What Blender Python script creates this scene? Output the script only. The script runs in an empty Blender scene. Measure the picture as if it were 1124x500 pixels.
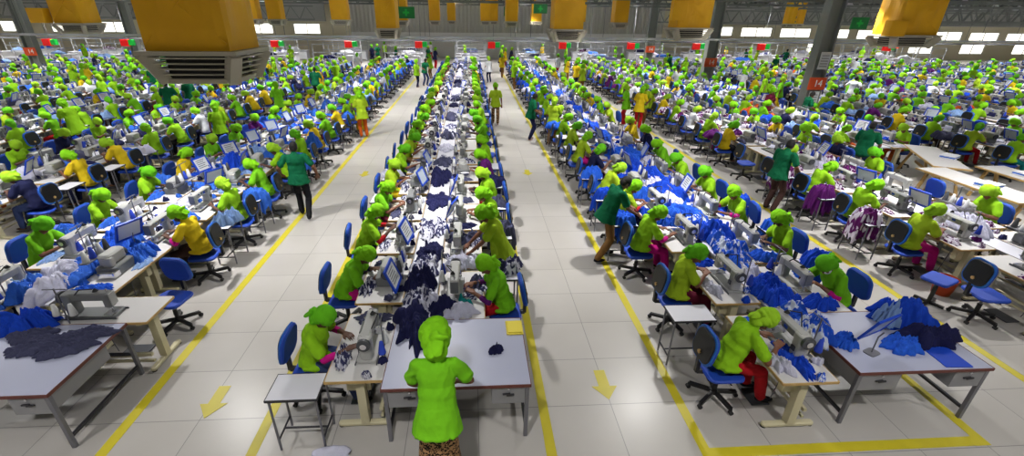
import bpy, math, random
import numpy as np
from mathutils import Vector, Matrix, noise
R = math.radians
rnd = random.Random(7)
scene = bpy.context.scene
COL = scene.collection

# ------------------------------------------------------------------ materials
def lin(c):
    return tuple(((v / 255.) / 12.92 if v / 255. <= .04045 else ((v / 255. + .055) / 1.055) ** 2.4) for v in c)
MATS = {}
def mat(name, rgb, rough=.6, metal=0., vary=0., scale=8., bump=0., bscale=40., emit=0., spec=.5, coat=0.):
    if name in MATS: return MATS[name]
    m = bpy.data.materials.new(name); m.use_nodes = True
    nt = m.node_tree; b = nt.nodes['Principled BSDF']
    c = lin(rgb) + (1.,)
    b.inputs['Base Color'].default_value = c
    b.inputs['Roughness'].default_value = rough
    b.inputs['Metallic'].default_value = metal
    b.inputs['Specular IOR Level'].default_value = spec
    if coat: b.inputs['Coat Weight'].default_value = coat
    if emit:
        b.inputs['Emission Color'].default_value = c
        b.inputs['Emission Strength'].default_value = emit
    if vary or bump:
        tc = nt.nodes.new('ShaderNodeTexCoord')
        if vary:
            n = nt.nodes.new('ShaderNodeTexNoise'); n.inputs['Scale'].default_value = scale; n.inputs['Detail'].default_value = 4
            nt.links.new(tc.outputs['Object'], n.inputs['Vector'])
            mx = nt.nodes.new('ShaderNodeMix'); mx.data_type = 'RGBA'
            mx.inputs[6].default_value = tuple(v * (1 - vary) for v in c[:3]) + (1,)
            mx.inputs[7].default_value = tuple(min(1, v * (1 + vary)) for v in c[:3]) + (1,)
            nt.links.new(n.outputs['Fac'], mx.inputs[0]); nt.links.new(mx.outputs[2], b.inputs['Base Color'])
        if bump:
            n2 = nt.nodes.new('ShaderNodeTexNoise'); n2.inputs['Scale'].default_value = bscale; n2.inputs['Detail'].default_value = 3
            nt.links.new(tc.outputs['Object'], n2.inputs['Vector'])
            bp = nt.nodes.new('ShaderNodeBump'); bp.inputs['Strength'].default_value = bump; bp.inputs['Distance'].default_value = .02
            nt.links.new(n2.outputs['Fac'], bp.inputs['Height']); nt.links.new(bp.outputs['Normal'], b.inputs['Normal'])
    MATS[name] = m
    return m
def fabric(name, rgb, vary=.18): return mat(name, rgb, .85, vary=vary, scale=9, bump=.35, bscale=28, spec=.2)
def pattern_fabric(name, a, b, scale=26., lo=.48, hi=.52):
    if name in MATS: return MATS[name]
    m = mat(name, a, .85, spec=.2); nt = m.node_tree; bs = nt.nodes['Principled BSDF']
    tc = nt.nodes.new('ShaderNodeTexCoord'); v = nt.nodes.new('ShaderNodeTexNoise'); v.inputs['Scale'].default_value = scale; v.inputs['Detail'].default_value = 1
    v.inputs['Distortion'].default_value = 1.2
    cr = nt.nodes.new('ShaderNodeValToRGB'); cr.color_ramp.elements[0].position = lo; cr.color_ramp.elements[1].position = hi
    cr.color_ramp.elements[0].color = lin(a) + (1,); cr.color_ramp.elements[1].color = lin(b) + (1,)
    nt.links.new(tc.outputs['Object'], v.inputs['Vector']); nt.links.new(v.outputs['Fac'], cr.inputs[0]); nt.links.new(cr.outputs[0], bs.inputs['Base Color'])
    return m
SKIN = mat('skin_brown', (122, 78, 56), .55, vary=.08, scale=20)
SKIN2 = mat('skin_dark', (88, 56, 42), .55, vary=.08, scale=20)
HAIR = mat('black_hair', (22, 18, 18), .7, bump=.4, bscale=90)
EYE = mat('eye_dark', (18, 14, 14), .3)
LIP = mat('lip_tone', (120, 60, 55), .5)
LIME = fabric('lime_cloth', (142, 198, 30)); LIME2 = fabric('green_lime_cloth', (116, 192, 28)); LIME3 = fabric('yellow_lime_cloth', (166, 198, 40))
CAP1 = fabric('cap_lime', (130, 204, 26)); CAP2 = fabric('cap_pale_lime', (158, 208, 44)); CAP3 = fabric('cap_green', (102, 190, 30))
YEL = fabric('yellow_cloth', (220, 190, 30)); POLO = fabric('dark_green_cloth', (8, 96, 62)); NAVY = fabric('navy_cloth', (26, 30, 66))
WHITEC = fabric('white_cloth', (212, 214, 220)); MAROON = fabric('maroon_cloth', (98, 22, 48)); PURPLE = fabric('purple_cloth', (92, 26, 104))
MAGENTA = fabric('magenta_cloth', (196, 20, 130)); REDC = fabric('red_cloth', (176, 24, 34)); BROWN = fabric('brown_cloth', (128, 92, 52)); DKBROWN = fabric('dark_brown_cloth', (64, 44, 40))
BLACKC = fabric('black_cloth', (26, 26, 32)); ORANGEC = fabric('orange_cloth', (206, 92, 30)); TEALC = fabric('teal_cloth', (20, 130, 130)); DENIM = fabric('denim_cloth', (52, 66, 108))
LEOP = pattern_fabric('patterned_skirt', (30, 22, 20), (178, 138, 96), 30)
BLUEG = fabric('royal_blue_garment', (26, 72, 198), .4); BLUEG2 = fabric('bright_blue_garment', (40, 96, 214), .4); SKYG = fabric('sky_blue_garment', (52, 104, 205), .35)
PALEG = fabric('pale_blue_garment', (128, 158, 206), .2)
GREYG = fabric('slate_grey_garment', (74, 76, 104), .3); NAVYG = fabric('navy_garment', (30, 32, 74), .3); LILG = fabric('lilac_white_garment', (198, 198, 218), .15)
PURWH = pattern_fabric('purple_white_garment', (92, 26, 92), (214, 206, 222), 5., .47, .53)
BLUWH = pattern_fabric('blue_white_garment', (34, 84, 200), (206, 214, 232), 6., .5, .58)
GRYWH = pattern_fabric('navy_white_garment', (52, 54, 92), (206, 206, 220), 6., .48, .56)
LAM = mat('white_laminate', (216, 216, 226), .38, vary=.03, scale=3); LAM2 = mat('cream_laminate', (206, 204, 204), .4, vary=.04, scale=3)
GREYLAM = mat('grey_laminate', (178, 182, 206), .35, vary=.03, scale=3)
WOODE = mat('wood_edge', (190, 156, 96), .55, vary=.15, scale=30); REDE = mat('redwood_edge', (104, 52, 44), .5)
CREAM = mat('cream_cast', (206, 198, 164), .5); STEEL = mat('grey_steel_paint', (120, 120, 128), .42, metal=.3); DKSTEEL = mat('dark_steel', (58, 58, 64), .45, metal=.4)
GREYP = mat('grey_panel', (142, 142, 146), .5); CHROME = mat('chrome', (210, 210, 215), .2, metal=1.)
MACH = mat('machine_white', (176, 176, 174), .35); MACHG = mat('machine_grey', (118, 120, 122), .4); MACHD = mat('machine_dark', (70, 72, 78), .4)
CHB = mat('chair_blue', (20, 66, 176), .6, vary=.12, scale=10); CHR = mat('chair_blue_rim', (30, 104, 200), .45); BLK = mat('black_plastic', (22, 22, 25), .45)
BLUP = mat('blue_plastic', (24, 72, 200), .4); ORP = mat('orange_plastic', (200, 74, 26), .45); PAPER = mat('paper_white', (222, 224, 228), .7); THREADW = mat('thread_white', (225, 225, 225), .8)
THREADB = mat('thread_blue', (40, 70, 190), .8); YELT = mat('yellow_tray', (236, 216, 70), .5); YDUCT = mat('yellow_duct_fabric', (252, 184, 14), .6, vary=.12, scale=3, bump=.5, bscale=5)
HOODM = mat('hood_grey', (192, 184, 166), .5); HOODD = mat('louver_dark', (36, 34, 34), .5); CLEAR = mat('clear_sheet', (190, 200, 214), .25)
RAILM = mat('rail_white', (198, 200, 204), .4); RAILD = mat('rail_dark', (96, 98, 104), .5)
REDL = mat('red_box', (214, 20, 22), .4, emit=.35); GRNL = mat('green_box', (20, 170, 60), .4, emit=.25); GRNS = mat('green_sign', (20, 130, 60), .5)
ORS = mat('orange_sign', (222, 84, 40), .5); WHS = mat('white_marks', (240, 240, 240), .5)

# ------------------------------------------------------------------ mesh builder
class MB:
    def __init__(s): s.v = []; s.f = []; s.m = []; s.mats = []; s.smooth = []
    def mi(s, m):
        if m not in s.mats: s.mats.append(m)
        return s.mats.index(m)
    def add(s, vs, fs, m, smooth=False, M=None):
        o = len(s.v)
        s.v += [tuple(M @ Vector(p)) if M is not None else tuple(p) for p in vs]
        i = s.mi(m)
        for f in fs: s.f.append(tuple(o + k for k in f)); s.m.append(i); s.smooth.append(smooth)
        return s
    def box(s, x0, x1, y0, y1, z0, z1, m, M=None):
        return s.add([(x0,y0,z0),(x1,y0,z0),(x1,y1,z0),(x0,y1,z0),(x0,y0,z1),(x1,y0,z1),(x1,y1,z1),(x0,y1,z1)],
                     [(0,3,2,1),(4,5,6,7),(0,1,5,4),(1,2,6,5),(2,3,7,6),(3,0,4,7)], m, False, M)
    def rbox(s, cx, cy, cz, w, d, h, r, m, M=None, n=4, b=.012):
        """a box with rounded corners in plan and softened top and bottom edges"""
        ring = []
        for q, (sx, sy) in enumerate(((1,1),(-1,1),(-1,-1),(1,-1))):
            for k in range(n + 1):
                a = (q * 90 + 90. * k / n); ring.append((sx * (w/2 - r) , sy * (d/2 - r), math.cos(R(a)), math.sin(R(a))))
        N = len(ring); vs = []; fs = []
        for (ins, z) in ((b, -h/2), (0, -h/2 + b), (0, h/2 - b), (b, h/2)):
            for (x, y, ca, sa) in ring: vs.append((cx + x + ca * (r - ins), cy + y + sa * (r - ins), cz + z))
        for L in range(3):
            for k in range(N):
                a = L*N + k; c = L*N + (k+1) % N; fs.append((a, c, c + N, a + N))
        fs.append(tuple(reversed(range(N)))); fs.append(tuple(range(3*N, 4*N)))
        return s.add(vs, fs, m, False, M)
    def tube(s, a, b, r0, m, r1=None, n=10, M=None, smooth=True):
        a = Vector(a); b = Vector(b); r1 = r0 if r1 is None else r1
        d = (b - a).normalized(); u = d.orthogonal().normalized(); w = d.cross(u)
        vs = []
        for (c, r) in ((a, r0), (b, r1)):
            for k in range(n):
                t = 2*math.pi*k/n; vs.append(c + (u*math.cos(t) + w*math.sin(t)) * r)
        fs = [(k, (k+1) % n, n + (k+1) % n, n + k) for k in range(n)]
        s.add(vs, fs, m, smooth, M); s.add(vs[:n], [tuple(reversed(range(n)))], m, False, M); return s.add(vs[n:], [tuple(range(n))], m, False, M)
    def sq(s, a, b, w, m, M=None):
        """square bar from a to b"""
        a = Vector(a); b = Vector(b); d = (b - a).normalized()
        up = Vector((0,0,1)) if abs(d.z) < .95 else Vector((0,1,0))
        u = d.cross(up).normalized() * w/2; v = d.cross(u).normalized() * w/2
        vs = [a-u-v, a+u-v, a+u+v, a-u+v, b-u-v, b+u-v, b+u+v, b-u+v]
        return s.add(vs, [(0,3,2,1),(4,5,6,7),(0,1,5,4),(1,2,6,5),(2,3,7,6),(3,0,4,7)], m, False, M)
    def lathe(s, prof, m, c=(0,0,0), n=20, M=None):
        vs = []; fs = []
        for (r, z) in prof:
            for k in range(n):
                t = 2*math.pi*k/n; vs.append((c[0] + r*math.cos(t), c[1] + r*math.sin(t), c[2] + z))
        for L in range(len(prof) - 1):
            for k in range(n): fs.append((L*n+k, L*n+(k+1) % n, (L+1)*n+(k+1) % n, (L+1)*n+k))
        return s.add(vs, fs, m, True, M)
    def ell(s, c, r, m, M=None, n=14, k=8):
        vs = []; fs = []
        for i in range(k + 1):
            p = math.pi * i / k
            for j in range(n):
                t = 2*math.pi*j/n; vs.append((c[0] + r[0]*math.sin(p)*math.cos(t), c[1] + r[1]*math.sin(p)*math.sin(t), c[2] - r[2]*math.cos(p)))
        for i in range(k):
            for j in range(n): fs.append((i*n+j, i*n+(j+1) % n, (i+1)*n+(j+1) % n, (i+1)*n+j))
        return s.add(vs, fs, m, True, M)
    def mesh(s, name):
        me = bpy.data.meshes.new(name); me.from_pydata(s.v, [], s.f)
        for m in s.mats: me.materials.append(m)
        me.polygons.foreach_set('material_index', s.m); me.polygons.foreach_set('use_smooth', s.smooth)
        me.update(); return me

def link(name, me, parent=None, loc=None, rz=0.):
    o = bpy.data.objects.new(name, me); COL.objects.link(o)
    if parent is not None: o.parent = parent
    if loc is not None: o.location = loc; o.rotation_euler = (0, 0, rz)
    return o
def tag(o, label=None, cat=None, group=None, kind=None):
    if label: o['label'] = label
    if cat: o['category'] = cat
    if group: o['group'] = group
    if kind: o['kind'] = kind
    return o
def struct(name, mb): return tag(link(name, mb.mesh(name)), kind='structure')
# a kit is (name, mesh or None, [(part, mesh, label, [(subpart, mesh)])])
def inst(kit, loc, rz=0., label=None, cat=None, group=None, scale=1.):
    name, me, parts = kit
    o = link(name, me, None, loc, rz)
    if scale != 1.: o.scale = scale if isinstance(scale, tuple) else (scale,)*3
    tag(o, label, cat, group)
    for (pn, pm, pl, subs) in parts:
        p = link(pn, pm, o)
        if pl: p['label'] = pl
        for (sn, sm) in subs: link(sn, sm, p)
    return o
def join(items, name):
    """one mesh out of (mesh, 4x4 matrix) pairs"""
    V = []; LV = []; LS = []; LT = []; MI = []; SM = []; mats = []; vo = 0; lo = 0
    for me, M in items:
        n = len(me.vertices); co = np.empty(n*3, np.float32); me.vertices.foreach_get('co', co)
        A = np.array(M); co = co.reshape(n, 3) @ A[:3, :3].T + A[:3, 3]; V.append(co)
        nl = len(me.loops); li = np.empty(nl, np.int32); me.loops.foreach_get('vertex_index', li); LV.append(li + vo)
        npoly = len(me.polygons); ls = np.empty(npoly, np.int32); me.polygons.foreach_get('loop_start', ls); LS.append(ls + lo)
        lt = np.empty(npoly, np.int32); me.polygons.foreach_get('loop_total', lt); LT.append(lt)
        mi = np.empty(npoly, np.int32); me.polygons.foreach_get('material_index', mi)
        mp = []
        for m in me.materials:
            if m not in mats: mats.append(m)
            mp.append(mats.index(m))
        MI.append(np.array(mp or [0], np.int32)[mi])
        sm = np.empty(npoly, bool); me.polygons.foreach_get('use_smooth', sm); SM.append(sm)
        vo += n; lo += nl
    V = np.concatenate(V); LV = np.concatenate(LV); LS = np.concatenate(LS); LT = np.concatenate(LT); MI = np.concatenate(MI); SM = np.concatenate(SM)
    out = bpy.data.meshes.new(name); out.vertices.add(len(V)); out.vertices.foreach_set('co', V.astype(np.float32).ravel())
    out.loops.add(len(LV)); out.loops.foreach_set('vertex_index', LV.astype(np.int32))
    out.polygons.add(len(LS)); out.polygons.foreach_set('loop_start', LS.astype(np.int32))
    try: out.polygons.foreach_set('loop_total', LT.astype(np.int32))
    except Exception: pass
    for m in mats: out.materials.append(m)
    out.polygons.foreach_set('material_index', MI.astype(np.int32)); out.polygons.foreach_set('use_smooth', SM)
    out.update(calc_edges=True); out.validate(); return out
I4 = Matrix.Identity(4)
_rec = {}
def recolor(me, swaps):
    """the same mesh with some materials exchanged"""
    key = (me.name, tuple(sorted((a.name, b.name) for a, b in swaps.items())))
    if key not in _rec:
        c = me.copy()
        for i, m in enumerate(me.materials):
            if m in swaps: c.materials[i] = swaps[m]
        _rec[key] = c
    return _rec[key]

# ------------------------------------------------------------------ soft bodies: overlapping solids fused into one surface
def fuse(mb, name, voxel, smooth=3, fold=0., ff=11., seed=0):
    src = mb.mesh(name + '_src'); o = bpy.data.objects.new(name + '_tmp', src); COL.objects.link(o)
    md = o.modifiers.new('r', 'REMESH'); md.mode = 'VOXEL'; md.voxel_size = voxel; md.use_smooth_shade = True
    if smooth:
        sm = o.modifiers.new('s', 'SMOOTH'); sm.factor = .5; sm.iterations = smooth
    dg = bpy.context.evaluated_depsgraph_get(); dg.update()
    me = bpy.data.meshes.new_from_object(o.evaluated_get(dg)); me.name = name
    bpy.data.objects.remove(o); bpy.data.meshes.remove(src)
    me.materials.clear()
    if fold:
        off = Vector((seed * 7.3, seed * 3.1, seed * 5.7)); nv = [Vector(v.normal) for v in me.vertices]
        for v, nn in zip(me.vertices, nv):
            p = v.co
            q = Vector((p.x * ff, p.y * ff, p.z * ff * .6)) + off
            w = noise.noise(q * .5) * 1.5
            r = 1 - abs(noise.noise(q + Vector((w, w, 0)))) * 2
            v.co = p + nn * fold * r
    me.polygons.foreach_set('use_smooth', [True] * len(me.polygons)); me.update()
    return me
def paint(me, mats, fn):
    """material slots chosen per face by position"""
    for m in mats: me.materials.append(m)
    me.polygons.foreach_set('material_index', [fn(p.center) for p in me.polygons]); return me
_ones = 'first second third fourth fifth sixth seventh eighth ninth tenth eleventh twelfth thirteenth fourteenth fifteenth sixteenth seventeenth eighteenth nineteenth'.split()
def ORDS(n):
    if n < 20: return _ones[n - 1]
    t, o = divmod(n, 10); base = ('twent', 'thirt', 'fort', 'fift', 'sixt', 'sevent', 'eight', 'ninet')[t - 2]
    return base + ('ieth' if o == 0 else 'y-' + _ones[o - 1])
# ------------------------------------------------------------------ people
def ik(a, t, l1, l2, pole):
    a = Vector(a); t = Vector(t); d = t - a; L = min(d.length, (l1 + l2) * .995); dn = d.normalized()
    t = a + dn * L
    x = (l1*l1 - l2*l2 + L*L) / (2*L); h = math.sqrt(max(0, l1*l1 - x*x))
    p = Vector(pole); p = (p - dn * p.dot(dn)).normalized()
    return a + dn * x + p * h, t
def frame(f, u):
    f = Vector(f).normalized(); u = Vector(u); x = f.cross(u).normalized(); u = x.cross(f).normalized()
    return Matrix((x, f, u)).transposed().to_4x4()
def chain(mb, pts, rs, m=None, n=12):
    m = m or SKIN
    for i, (p, r) in enumerate(zip(pts, rs)):
        mb.ell(p, (r, r, r), m, n=n, k=6)
        if i: mb.tube(pts[i-1], p, rs[i-1], m, r, n=n)

def figure(key, pel, lean=20, side=0, twist=0, hp=30, hy=0, hr=0, LH=(-.16, .42, .82), RH=(.12, .42, .82), LF=(-.12, .45, .08), RF=(.12, .5, .08),
           seated=True, lower='trousers', head='scarf', woman=True, lod=0, curl=50, thumb_in=True, hem=None, sleeve=.66, mask=False, big=1., flare=.75):
    """all the meshes of one person; hands, feet and pelvis are given in the person's own frame, facing +Y"""
    V = Vector; P = V(pel)
    vb = (.0075, .016, .032)[lod]; vc = (.012, .02, .034)[lod]
    B = Matrix.Rotation(R(side), 3, 'Y') @ Matrix.Rotation(-R(lean), 3, 'X')
    u = B @ V((0, 0, 1)); f = B @ V((0, 1, 0)); Tw = Matrix.Rotation(R(twist), 3, u); xs = Tw @ (B @ V((1, 0, 0))); f2 = Tw @ f
    T = .46; C = P + u * T; neck = C + u * .05 + f2 * .01
    sh = .165 if woman else .19
    S = {-1: C - xs * sh - u * .015, 1: C + xs * sh - u * .015}
    Hm = Matrix.Rotation(R(hy), 3, u) @ Tw @ B @ Matrix.Rotation(-R(hp), 3, 'X') @ Matrix.Rotation(R(hr), 3, 'Y')
    hu = Hm @ V((0, 0, 1)); hf = Hm @ V((0, 1, 0)); hx = Hm @ V((1, 0, 0))
    hc = neck + (u * .5 + hu * .5).normalized() * .055 + hu * .07 + hf * .015
    H4 = Matrix.Translation(hc) @ Hm.to_4x4()
    T4 = lambda c: Matrix.Translation(c) @ Matrix((xs, f2, u)).transposed().to_4x4()
    B4 = Matrix.Translation(P) @ Matrix((B @ V((1,0,0)), f, u)).transposed().to_4x4()
    mb = MB(); n = 12 if lod < 2 else 8
    k = 1. if woman else 1.1
    # trunk
    mb.ell((0,0,0), (.135, .10, .10), SKIN, B4); mb.ell((0,0,.17), (.11*k, .085, .14), SKIN, B4); mb.ell((0, 0, -.09), (.135*k, .10, .15), SKIN, T4(C))
    mb.tube(S[-1], S[1], .045, SKIN); chain(mb, [C - u * .02, neck + hu * .05], [.052, .046])
    # head
    mb.ell((0, -.012, .02), (.072, .092, .092), SKIN, H4); mb.ell((0, .022, -.045), (.054, .062, .068), SKIN, H4); mb.ell((0, .06, -.088), (.022, .02, .018), SKIN, H4)
    if lod == 0:
        mb.tube((0, .082, .012), (0, .103, -.026), .008, SKIN, .014, M=H4); mb.ell((0, .1, -.028), (.014, .011, .009), SKIN, H4)
        mb.ell((0, .076, -.058), (.024, .011, .009), SKIN, H4); mb.ell((0, .082, .03), (.05, .014, .012), SKIN, H4)
        for s in (-1, 1): mb.ell((s * .074, -.005, -.005), (.009, .018, .03), SKIN, H4); mb.ell((s*.04, .06, -.02), (.02, .02, .02), SKIN, H4)
    # arms and hands
    arms = {}
    for s, H in ((-1, LH), (1, RH)):
        W0 = V(H); E, W = ik(S[s], W0, .28, .245, B @ V((s * flare, -.5, -.75)))
        arms[s] = (S[s], E, W)
        mb_pts = [S[s], S[s].lerp(E, .5), E]; chain(mb, mb_pts, [.045*k, .042*k, .034*k], n=n); chain(mb, [E, E.lerp(W, .3), W], [.034*k, .036*k, .024*k], n=n)
        d = (W - E).normalized(); d = (d + V((-s * .25, .35, 0)) * (1 if LH[2] > .7 or RH[2] > .7 else .0)).normalized()
        dn = V((0, 0, -1)); dn = (dn - d * dn.dot(d))
        dn = dn.normalized() if dn.length > .3 else (V((-s, 0, 0)) - d * V((-s, 0, 0)).dot(d)).normalized()
        sx = d.cross(dn).normalized()            # across the palm
        if sx.dot(V((-s, 0, 0))) < 0: sx = -sx   # towards the thumb
        if lod == 2: mb.ell((0,0,0), (.035, .07, .022), SKIN, Matrix.Translation(W + d * .07) @ frame(d, -dn), n=8, k=5); continue
        if lod == 1: mb.ell((0,0,0), (.04, .055, .018), SKIN, Matrix.Translation(W + d * .05) @ frame(d, -dn), n=8, k=5)
        lens = (.072, .08, .074, .06)
        for q in range(4):
            off = sx * (.033 - q * .022); base = W + d * (.088 - .004 * abs(q - 1)) + off
            if lod == 0: chain(mb, [W + off * .45, base], [.017, .0125], n=8)
            a0 = R(curl * (.35 + .1 * q)); p = base; spread = sx * (.10 - q * .07); cur = (d + spread).normalized()
            for seg in range(3):
                a = a0 * (seg + .6); dd = (cur * math.cos(a) + dn * math.sin(a)).normalized(); q2 = p + dd * lens[q] * (.42, .32, .26)[seg]
                chain(mb, [p, q2], [.0092 - seg * .0008, .0088 - seg * .0008], n=8); p = q2
        tb = W + d * .022 + sx * .026; t1 = tb + (sx * .75 + d * .7 + dn * .25).normalized() * .045; t2 = t1 + (d * .9 + dn * .35 - sx * .05).normalized() * .034
        chain(mb, [W + d * .015, tb, t1, t2], [.018, .016, .012, .009], n=8)
    # legs
    legs = {}
    for s, F in ((-1, LF), (1, RF)):
        hp0 = P + (B @ V((s * .085, 0, 0))) + V((0, 0, 0 if seated else -.02)); ank = V(F) + V((0, -.02, .03))
        K, A = ik(hp0, ank, .41 * k, .40 * k, V((s * .12, 1, .35)))
        legs[s] = (hp0, K, A); chain(mb, [hp0, K], [.075, .048], n=n); chain(mb, [K, K.lerp(A, .35), A], [.048, .052, .032], n=n)
        mb.ell((0, .05, -.03), (.038, .105, .028), SKIN, Matrix.Translation(A), n=10, k=6)
    eyeL = [H4 @ V((s * .03, .083, .012)) for s in (-1, 1)]; brow = [H4 @ V((s * .03, .088, .036)) for s in (-1, 1)]; lips = H4 @ V((0, .088, -.058))
    body = fuse(mb, key + '_body', vb, 2 if lod == 0 else 1)
    if lod == 0:
        def fn(c):
            if any((c - e).length < .0105 for e in eyeL): return 1
            if any(abs((c - e).dot(hx)) < .02 and abs((c - e).dot(hu)) < .006 and (c - e).length < .024 for e in brow): return 2
            l = c - lips
            return 3 if abs(l.dot(hx)) < .024 and abs(l.dot(hu)) < .0065 and abs(l.dot(hf)) < .02 else 0
        paint(body, [SKIN, EYE, HAIR, LIP], fn)
    else: body.materials.append(SKIN)
    out = {'body': body}
    # shirt
    mb = MB(); w = 1.0 if woman else 1.07
    mb.ell((0, -.005, .03 if seated else -.02), (.19*w, .15, .135 if seated else .16), LIME, B4); mb.ell((0, 0, .10), (.172*w, .135, .17), LIME, B4); mb.ell((0, 0, .2), (.168*w, .13, .17), LIME, B4); mb.ell((0, .005, -.11), (.172*w, .135, .17), LIME, T4(C))
    if woman: mb.ell((0, .065, -.14), (.13, .08, .08), LIME, T4(C))
    mb.tube(S[-1] * .93 + S[1] * .07 - u*.005, S[1] * .93 + S[-1] * .07 - u*.005, .055, LIME, n=12)
    chain(mb, [C, C + u * .045 + f2*.01], [.08, .062], LIME, n=12)
    hemL = hem if hem is not None else (.10 if seated else .22)
    if seated: mb.ell((0, .03, -.025), (.21, .20, .082), LIME, Matrix.Translation(P)); mb.ell((0, -.04, -.01), (.185, .12, .095), LIME, Matrix.Translation(P))
    else:
        mb.tube((0, 0, .08), (0, 0, -hemL), .155, LIME, .205, n=16, M=B4 @ Matrix.Diagonal((1.1, .95, 1, 1)))
    for s in (-1, 1):
        S_, E, W = arms[s]; chain(mb, [S_, S_.lerp(E, .45), S_.lerp(E, sleeve)], [.058*w, .064, .068], LIME, n=10)
    sh_me = fuse(mb, key + '_shirt', vc, 2, (.011, .011, 0)[lod], 9., len(key)); sh_me.materials.append(LIME); out['shirt'] = sh_me
    # lower garment
    mb = MB()
    if lower == 'skirt':
        mb.tube(P + V((0, 0, .06)), (P.x, P.y + .01, .14), .14, BROWN, .21, n=18, M=Matrix.Diagonal((1.0, .84, 1, 1)))
        if seated: chain(mb, [P, (legs[-1][1] + legs[1][1]) / 2], [.15, .13], BROWN)
    else:
        mb.ell((0, 0, 0 if seated else -.02), (.155*w, .12, .105 if seated else .13), BROWN, B4)
        for s in (-1, 1):
            h0, K, A = legs[s]; chain(mb, [h0, K], [.092, .066], BROWN, n=10); chain(mb, [K, K.lerp(A, .4), K.lerp(A, .93)], [.066, .064, .058], BROWN, n=10)
    lo = fuse(mb, key + '_lower', vc * 1.1, 2, (.007, .006, 0)[lod], 9., 3); lo.materials.append(BROWN); out['lower'] = lo
    # head covering or hair
    mb = MB()
    if head == 'scarf':
        H4 = H4 @ Matrix.Diagonal((big, big, big, 1))
        mb.ell((0, -.035, .058), (.114, .122, .10), CAP1, H4); mb.ell((0, -.062, .005), (.100, .090, .10), CAP1, H4); mb.ell((.01, -.04, .105), (.085, .10, .07), CAP1, H4)
        mb.ell((0, -.008, .052), (.102, .10, .04), CAP1, H4); mb.ell((0, -.06, -.07), (.082, .058, .07), CAP1, H4)
        mb.ell((.0, -.15, .0), (.038, .034, .03), CAP1, H4); mb.ell((.038, -.172, -.01), (.045, .024, .016), CAP1, H4)
        mb.ell((.012, -.15, -.06), (.04, .02, .075), CAP1, H4); mb.ell((-.03, -.135, -.085), (.032, .018, .055), CAP1, H4)
        c = fuse(mb, key + '_scarf', (.008, .013, .028)[lod], 1, (.008, .007, 0)[lod], 13., 5); c.materials.append(CAP1); out['cap'] = c
    else:
        mb.ell((0, -.022, .035), (.08, .098, .095), HAIR, H4); mb.ell((0, -.04, -.01), (.077, .07, .075), HAIR, H4)
        c = fuse(mb, key + '_hair', (.008, .013, .028)[lod], 1, (.003, 0, 0)[lod], 40., 5); c.materials.append(HAIR); out['cap'] = c
    if lod == 0:
        mb = MB()
        for s in (-1, 1):
            A = legs[s][2]; mb.ell((0, .055, -.032), (.045, .118, .03), BLACKC, Matrix.Translation(A), n=12, k=6); mb.ell((0, -.01, -.012), (.04, .05, .045), BLACKC, Matrix.Translation(A), n=12, k=6)
        sh2 = []
        for s in (-1, 1):
            mb = MB(); A = legs[s][2]; mb.ell((0, .055, -.032), (.045, .118, .03), BLACKC, Matrix.Translation(A), n=12, k=6); mb.ell((0, -.01, -.012), (.04, .05, .045), BLACKC, Matrix.Translation(A), n=12, k=6)
            sm = fuse(mb, key + '_shoe', .012, 1); sm.materials.append(BLACKC); sh2.append(sm)
        out['shoes'] = sh2; cf = []
        for s in (-1, 1):
            mb = MB(); S_, E, W = arms[s]; chain(mb, [S_.lerp(E, .62), E, E.lerp(W, .45)], [.044, .043, .04], MAGENTA, n=10); cm = fuse(mb, key + '_undersleeve', .012, 1); cm.materials.append(MAGENTA); cf.append(cm)
        out['cuffs'] = cf
        if mask:
            mb = MB(); mb.ell((0, .045, -.045), (.06, .058, .052), PAPER, H4); m = fuse(mb, key + '_mask', .008, 1); m.materials.append(PAPER); out['mask'] = m
    out['scale'] = 1.
    return out
POSES = {
 'sew_a': dict(pel=(0, 0, .60), lean=15, hp=38, LH=(-.15, .40, .86), RH=(.09, .42, .86)),
 'sew_b': dict(pel=(0, 0, .60), lean=25, hp=40, hy=8, LH=(-.12, .42, .87), RH=(.14, .47, .87)),
 'sew_c': dict(pel=(0, 0, .60), lean=9, hp=40, hy=-18, twist=-8, LH=(-.16, .36, .86), RH=(.05, .34, .88)),
 'sew_d': dict(pel=(0, 0, .60), lean=17, hp=28, hy=22, twist=10, LH=(-.22, .46, .87), RH=(.12, .44, .92)),
 'sew_e': dict(pel=(0, 0, .60), lean=12, hp=46, hy=0, side=5, LH=(-.10, .36, .86), RH=(.16, .45, .84)),
}
def kit_person(fig, shirt, cap, lower, skin=None, shoe=None, cuff=None):
    """person kit with parts: the body is the thing itself"""
    sk = {SKIN: skin} if skin else {}
    parts = [('shirt', recolor(fig['shirt'], {LIME: shirt}), None, [])]
    parts.append(('headscarf' if fig['cap'].materials[0] in (CAP1,) else 'hair', recolor(fig['cap'], {CAP1: cap}) if fig['cap'].materials[0] == CAP1 else fig['cap'], None, []))
    parts.append(('skirt' if lower in (LEOP,) else 'trousers', recolor(fig['lower'], {BROWN: lower}), None, []))
    for s in fig.get('shoes', []): parts.append(('shoe', s, None, []))
    if cuff:
        for s in fig.get('cuffs', []): parts.append(('undersleeve', recolor(s, {MAGENTA: cuff}) if cuff != MAGENTA else s, None, []))
    if 'mask' in fig: parts.append(('face_mask', fig['mask'], None, []))
    return ('person', recolor(fig['body'], sk) if sk else fig['body'], parts)
_far = {}
def far_person(key, fig, shirt, cap, lower):
    k = (key, shirt.name, cap.name, lower.name)
    if k not in _far:
        b = join([(fig['body'], I4), (recolor(fig['shirt'], {LIME: shirt}), I4), (recolor(fig['cap'], {CAP1: cap}), I4), (recolor(fig['lower'], {BROWN: lower}), I4)], 'small_person')
        _far[k] = b
    return _far[k]
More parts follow.
